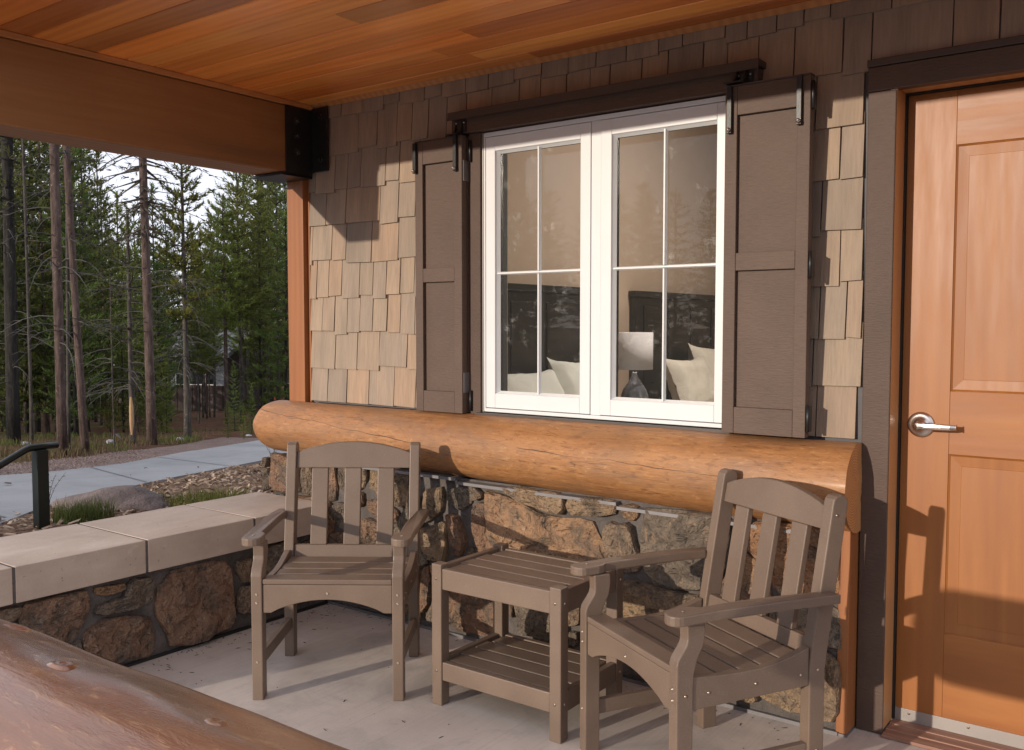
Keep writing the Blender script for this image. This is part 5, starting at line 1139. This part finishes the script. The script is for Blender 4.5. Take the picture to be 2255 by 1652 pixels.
hero(533, 36, 5.6, .12, .05, 16, M['bark_grey'], 'grey trunk between the cabin and the big dark pine', dict(z0=2.6, rad=1.3, mat=M['needle_bright'], per=6, needle=.19, wid=.022, dens=.9, whorl=.4, prof=.6))
# shared conifer kinds for the wood behind
kinds = []
for k, (h, z0, rad, mt, nd, pr, dn) in enumerate(((9.0, 1.0, 1.5, 'needle', .17, .75, .8), (11.0, 2.0, 1.7, 'needle_dark', .18, .6, .8), (8.0, .5, 1.3, 'needle_bright', .15, .8, .9), (12.0, 3.5, 1.5, 'needle', .18, .5, .75), (10.0, .6, 1.5, 'needle_dark', .17, .85, .9), (7.0, .3, 1.2, 'needle', .14, .85, 1.0), (8.0, 3.4, 1.6, 'needle', .16, .6, 1.1), (8.0, 3.4, 1.5, 'needle_bright', .15, .7, 1.1))):
    tm, pts = trunk_mesh('trunk', h, .0072 * h, .015, 40 + k, M[('bark_grey', 'bark_red', 'bark_dark')[k % 3]], .006, 7, 10); a, b = crown_mesh('crown', h, z0, rad, pts, 60 + k, M[mt], nd, nd * .13, .36, 6, .25, 7, pr, dn, .35)
    dd = dead_mesh('dead_twigs', .5, z0 + 1.4, pts, 80 + k, .8, 10, M['dead']); kinds.append((h, tm, a, b, dd))
WOOD = 'conifers in the wood behind the path'
def wood_label(px, k):
    look = ('green', 'dark tall', 'light green', 'thin crowned', 'dark bushy', 'short green', 'mid green', 'yellowish green')[k]
    zone = ('behind the stout reddish trunk at the left' if px < 170 else 'left of the tall reddish pine' if px < 300 else 'around the tall reddish pine and the narrow pine' if px < 430 else 'above the brown cabin' if px < 520 else 'beside the corner post')
    return look + ' conifer in the wood ' + zone
# skyline: (picture column, distance, top row) sets the height of the outline trees
def by_top(px, d, ytop, kind, label, group=None, name='pine_tree', rz=None):
    x, y = ray_d(px, d); ztop = 1.30 + (715 - ytop) / 2047.0 * d; g0 = gz(x, y); h, tm, a, b, dd = kinds[kind]; s = (ztop - g0) / h
    return plant(name, x, y, tm, [('crown', a), ('limbs', b)] + ([('dead_twigs', dd)] if kind in (1, 3) else []), label, group=group, rz=random.uniform(0, 6.28) if rz is None else rz, sc=s)
random.seed(77)
for (px, d, yt, k, lab) in ((341, 21, 415, 2, 'small pointed pine in front of the sky between two taller trunks'), (372, 24, 452, 6, 'short pine right of the small pointed pine'), (530, 25, 352, 6, 'light green pine on the right side of the sky gap'), (497, 24, 435, 7, 'yellow green pine at the right foot of the sky gap'), (448, 38, 505, 6, 'distant low pine at the bottom of the sky gap'), (425, 46, 478, 4, 'distant spire pine at the bottom of the sky gap'),
                            (268, 23, 428, 2, 'bright green pine left of the tall reddish pine'), (300, 27, 455, 6, 'green pine behind the tall reddish pine'), (232, 20, 405, 4, 'dark pine closing the left side of the sky gap'), (592, 30, 300, 3, 'tall pine behind the big dark pine'), (612, 27, 310, 3, 'tall pine beside the corner post')):
    by_top(px, d, yt, k, lab)
for (px, d, yt, k) in ((-60, 15, 60, 1), (10, 17, 120, 0), (60, 16, 150, 0), (100, 16, 120, 4), (150, 21, 150, 0), (190, 18, 260, 4), (222, 22, 330, 0), (80, 18.5, 40, 0), (-20, 22, 100, 4), (40, 27, 160, 4), (125, 18, 180, 0), (175, 30, 240, 2), (165, 15.5, 250, 2), (640, 40, 300, 1), (600, 44, 330, 4), (545, 38, 385, 6), (500, 33, 440, 7), (530, 46, 400, 4), (470, 52, 475, 1), (575, 26, 420, 5), (630, 24, 400, 2)):
    by_top(px, d, yt, k, wood_label(px, k), WOOD)
# lower infill between the trunks
for _ in range(52):
    px = random.uniform(-80, 470); d = random.uniform(15, 42); yt = random.uniform(560, 700) if px > 210 else random.uniform(330, 640)
    if 215 < px < 300 and yt < 500: yt += 120
    if px > 355 and d < 46 and random.random() < .5: continue
    if px > 355 and d < 46: k_ = random.choice((6, 7)); by_top(px, random.uniform(22, 40), random.uniform(600, 700), k_, wood_label(px, k_), WOOD); continue
    if 215 < px <= 355 and d < 44 and random.random() < .5: k_ = random.choice((6, 7)); by_top(px, d, yt, k_, wood_label(px, k_), WOOD); continue
    k_ = random.choice((0, 2, 4, 5, 2)); by_top(px, d, yt, k_, wood_label(px, k_), WOOD)
for _ in range(46):
    px = random.uniform(-150, 720); d = random.uniform(66, 110); yt = random.uniform(505, 580)
    if px > 545 or px < 210: yt -= 60
    k_ = random.choice((0, 1, 4, 5)); by_top(px, d, yt, k_, wood_label(px, k_), WOOD)
# young bushy pines by the cabin and the path
for (px, d, yt, k, lab) in ((515, 16, 797, 2, 'young bright green pine in front of the cabin corner'), (553, 15, 845, 2, 'young pine clump just left of the log end'), (500, 14, 880, 5, 'low bushy seedling pine at the edge of the gravel'), (535, 13.5, 890, 2, 'second low seedling pine nearer the log end'), (606, 38, 800, 2, 'small green pine beside the pale road'),
                            (352, 19, 560, 2, 'dense green fir right of the tall reddish trunk'), (270, 17, 640, 5, 'feathery green fir between the thin grey trunk and the pale leaning trunk'), (240, 18, 760, 5, 'low fir in front of the grey cabin wall'), (365, 16, 790, 2, 'small fir at the foot of the narrow pine')):
    by_top(px, d, yt, k, lab)
# and on behind the house
for _ in range(44):
    px = random.uniform(730, 2000); d = random.uniform(22, 60); k_ = random.choice((0, 1, 4, 2, 5)); by_top(px, d, random.uniform(250, 480), k_, ('green', 'dark tall', 'light green', 'thin crowned', 'dark bushy', 'short green')[k_] + ' conifer in the wood behind the house', 'conifers behind the house')
# the wood goes on behind the photographer too (seen only mirrored in the panes)
for _ in range(110):
    a = R(random.uniform(205, 320)); d = random.uniform(36, 60); x, y = CAM.x + d * math.cos(a), CAM.y + d * math.sin(a); h, tm, ca_, cb2, dd = kinds[random.choice((0, 1, 4, 5))]; s = (1.2 + d * .170 * random.uniform(.8, 1.0)) / h
    tr_ = plant('pine_tree', x, y, tm, [('crown', ca_), ('limbs', cb2)], 'conifer in the wood across the clearing in front of the porch', group='conifers across the clearing', rz=random.uniform(0, 6.28), sc=s); tr_.scale = (s * 1.7, s * 1.7, s)
# thin bare poles standing in the wood
for (px, d, h, r_) in ((62, 12.0, 9, .022), (248, 10.6, 2.0, .010), (470, 30, 6, .035)):
    hero(px, d, h, r_, r_ * .5, int(px) + 3, M['bark_grey'], {62: 'thin bare pole right of the leftmost dark trunk', 78: 'second thin bare pole beside the handrail', 248: 'very thin pale sapling stem in the middle of the clearing', 8: 'grey pole at the left edge of the picture', 470: 'thin stem in front of the cabin window', 425: 'thin stem left of the cabin window', 226: 'dark stem behind the pale leaning trunk', 110: 'dark pole behind the stout reddish trunk'}[px], None, dict(z0=h * .2, z1=h * .8, L0=.5, count=16, mat=M['dead']), name='bare_tree')
# grass along the edge of the wood
random.seed(91); g1 = MB(); g2 = MB()
for _ in range(1500):
    px = random.uniform(-60, 560); d = random.uniform(8.2, 15) if px < 300 else random.uniform(11.5, 18); x, y = ray_d(px, d)
    # stay beyond the gravel
    k = None
    for i in range(len(gf) - 1):
        if gf[i][1] <= y <= gf[i + 1][1]: k = gf[i][0] + (gf[i + 1][0] - gf[i][0]) * (y - gf[i][1]) / (gf[i + 1][1] - gf[i][1])
    if k is not None and x > k - .05: continue
    if noise.noise((x * .8, y * .8, 0)) < -.05 and random.random() < .8: continue
    blades(g1 if noise.noise((x * .5 + 7, y * .5, 0)) > .08 else g2, (x, y, gz(x, y)), 5, .10, .10, .8, .005)
tag(obj('meadow_grass', g1, M['grass']), 'green grass at the edge of the wood', 'grass', kind='stuff'); tag(obj('dry_grass', g2, M['drygrass']), 'dry grass at the edge of the wood', 'grass', kind='stuff')
# fallen sticks, pale rocks
for (px, d, lab) in ((52, 11.5, 'small pale rock at the foot of the leftmost trunk'), (393, 13.2, 'small pale rock left of the narrow pine trunk'), (545, 14.5, 'small pale rock near the gravel edge'), (390 - 150, 12.3, 'flat pale rock in the grass of the clearing')):
    x, y = ray_d(px, d); bm_ = bmesh.new(); bmesh.ops.create_icosphere(bm_, subdivisions=2, radius=.055)
    for v in bm_.verts: v.co = v.co * (1 + .3 * noise.noise(v.co * 20)); v.co.z *= .6
    me = bpy.data.meshes.new('rock'); bm_.to_mesh(me); bm_.free(); me.materials.append(M['cabin_grey']); o = link('rock', me); o.location = (x, y, gz(x, y) + .02); tag(o, lab, 'rock')
x, y = ray_d(268, 13); tag(obj('fallen_stick', MB().tube([(x, y, gz(x, y) + .02), (x - .25, y + .05, gz(x, y) + .07), (x - .45, y + .2, gz(x, y) + .05)], .015, 6), M['dead']), 'fallen grey stick lying in the clearing', 'stick')

# ================================================================== CABIN, ROAD THINGS
D0 = 43.5
def cp_(px, d=D0): x, y = ray_d(px, d); return Vector((x, y, 0))
ca, cb_ = cp_(100, 45.5), cp_(500, 43.2); ux = (cb_ - ca).normalized(); uy = Vector((-ux.y, ux.x, 0)); Lc = (cb_ - ca).length
if uy.dot(FWD) < 0: uy = -uy
cbz = -2.95; cab = thing('cabin', (ca + (cb_ - ca) * .5 + Vector((0, 0, cbz))), 'brown board cabin with grey shutters half hidden among the pines', 'cabin', math.atan2(ux.y, ux.x))
def cpx(px): return ((px - 100) / 400.0) * Lc - Lc / 2                    # along the front, in the cabin's own axes
def cz(py): return 1.30 + (712 - py) / 2047.0 * D0 - cbz
S_ = 1 if uy.dot(Vector((-math.sin(math.atan2(ux.y, ux.x)), math.cos(math.atan2(ux.y, ux.x)), 0))) > 0 else -1
def cbox(name, x0, x1, y0, y1, z0, z1, mat): return boxo(name, (x0, y0 * S_, z0), (x1, y1 * S_, z1), mat, cab, None)
cbox('wall', -Lc / 2, Lc / 2, 0, 6, -.4, 2.9, M['cabin_wall'])
xx = -Lc / 2
while xx < Lc / 2 - .1: cbox('batten', xx, xx + .045, -.03, -.001, -.35, 2.85, M['cabin_wall']); xx += .40
obj('roof', MB().prism([(-.7 * S_, 2.75), (-.7 * S_, 2.95), (3 * S_, 4.5), (6.7 * S_, 2.95), (6.7 * S_, 2.75), (3 * S_, 4.2)][::S_], 'x', -Lc / 2 - .6, Lc / 2 + .5), M['cabin_roof'], cab)
w = cbox('window', cpx(392), cpx(476), -.06, -.031, cz(845), cz(785), M['sign_white']); 
for a, b in ((394, 413), (415, 453), (456, 474)): p = boxo('pane', (cpx(a), -.075 * S_, cz(843)), (cpx(b), -.062 * S_, cz(787)), M['cabin_glass'], w, None)
cbox('shutter', cpx(478), cpx(498), -.07, -.031, cz(846), cz(785), M['cabin_grey']); cbox('shutter', cpx(372), cpx(391), -.07, -.031, cz(850), cz(785), M['cabin_grey'])
w = cbox('window', cpx(258), cpx(300), -.06, -.031, cz(842), cz(790), M['sign_white']); boxo('pane', (cpx(260), -.075 * S_, cz(840)), (cpx(298), -.062 * S_, cz(792)), M['cabin_glass'], w, None)
cbox('shutter', cpx(226), cpx(256), -.07, -.031, cz(845), cz(788), M['cabin_grey'])
cbox('door', cpx(190), cpx(212), -.05, -.031, 0, 2.05, M['cabin_glass'])
# parked car by the road
def make_car(loc, rz):
    e = thing('parked_car', loc, 'dark red car with bright chrome parked beyond the trees by the road', 'car', rz); P = M['car_paint']
    prof = [(-2.1, .35), (-2.15, .75), (-1.9, .95), (-1.2, 1.0), (-.7, 1.42), (.7, 1.45), (1.35, 1.0), (2.05, .88), (2.2, .6), (2.15, .32)]
    obj('body', MB().prism(prof, 'y', -.82, .82), P, e, None, .05, 3)
    obj('side_window', MB().prism([(-.95, 1.02), (-.62, 1.36), (.62, 1.38), (1.1, 1.02)], 'y', -.83, .83), M['cabin_glass'], e)
    obj('windscreen', MB().add([(-1.17, -.7, 1.04), (-.75, -.62, 1.40), (-.75, .62, 1.40), (-1.17, .7, 1.04)], [(0, 1, 2, 3)]), M['cabin_glass'], e)
    for x in (-1.35, 1.35):
        for y in (-.80, .66):
            w_ = obj('wheel', MB().lathe([(.20, 0), (.31, .01), (.33, .07), (.31, .14), (.20, .15)], (x, y, .33), 20, 'y'), M['tyre'], e); obj('rim', MB().lathe([(.19, -.012), (.05, -.02), (.0, -.02)][::1], (x, y, .33), 16, 'y'), M['chrome'], w_)
    for y in (-.55, .55): obj('headlight', MB().lathe([(.12, 0), (.10, -.04), (.0, -.05)], (-2.13, y, .70), 14, 'x'), M['chrome'], e)
    obj('bumper', MB().tube([(-2.1, -.8, .48), (-2.24, -.6, .48), (-2.24, .6, .48), (-2.1, .8, .48)], .06, 8), M['chrome'], e)
    boxo('grille', (-2.19, -.38, .55), (-2.13, .38, .74), M['chrome'], e, None)
x, y = ray_d(646, 52); make_car((x, y, gz(x, y) + .03), R(-20))
x, y = ray_d(620, 47); tag(obj('bollard', MB().tube([(x, y, gz(x, y) - .2), (x, y, gz(x, y) + 1.15)], [.13, .12], 10), M['bark_pale']), 'short orange wooden bollard by the far road', 'bollard')
x, y = ray_d(609, 46); z = gz(x, y); e = thing('warning_sign', (x, y, z), 'small white triangular sign on a thin stake by the far road', 'sign')
obj('stake', MB().tube([(x, y, z - .1), (x, y, z + 1.35)], .02, 6), M['bark_grey'], e, (x, y, z)); d_ = Vector((math.cos(R(36.6)), math.sin(R(36.6)), 0)); p = Vector((x, y, z + 1.35)) - FWD * .03
obj('triangle', MB().add([p - d_ * .13, p + d_ * .13, p + Vector((0, 0, .32)), p - d_ * .13 + FWD * .02, p + d_ * .13 + FWD * .02, p + Vector((0, 0, .32)) + FWD * .02], [(0, 1, 2), (5, 4, 3), (0, 3, 4, 1), (1, 4, 5, 2), (2, 5, 3, 0)]), M['sign_white'], e, (x, y, z))
x, y = ray_d(605, 44); z = gz(x, y); tag(obj('fire_hydrant', MB().lathe([(.16, 0), (.16, .05), (.11, .06), (.11, .45), (.15, .46), (.15, .52), (.10, .60), (.03, .68), (.0, .69)], (x, y, z), 14).tube([(x - .2, y - .1, z + .38), (x + .2, y + .1, z + .38)], .06, 8), M['red']), 'small red hydrant beside the far road', 'hydrant')
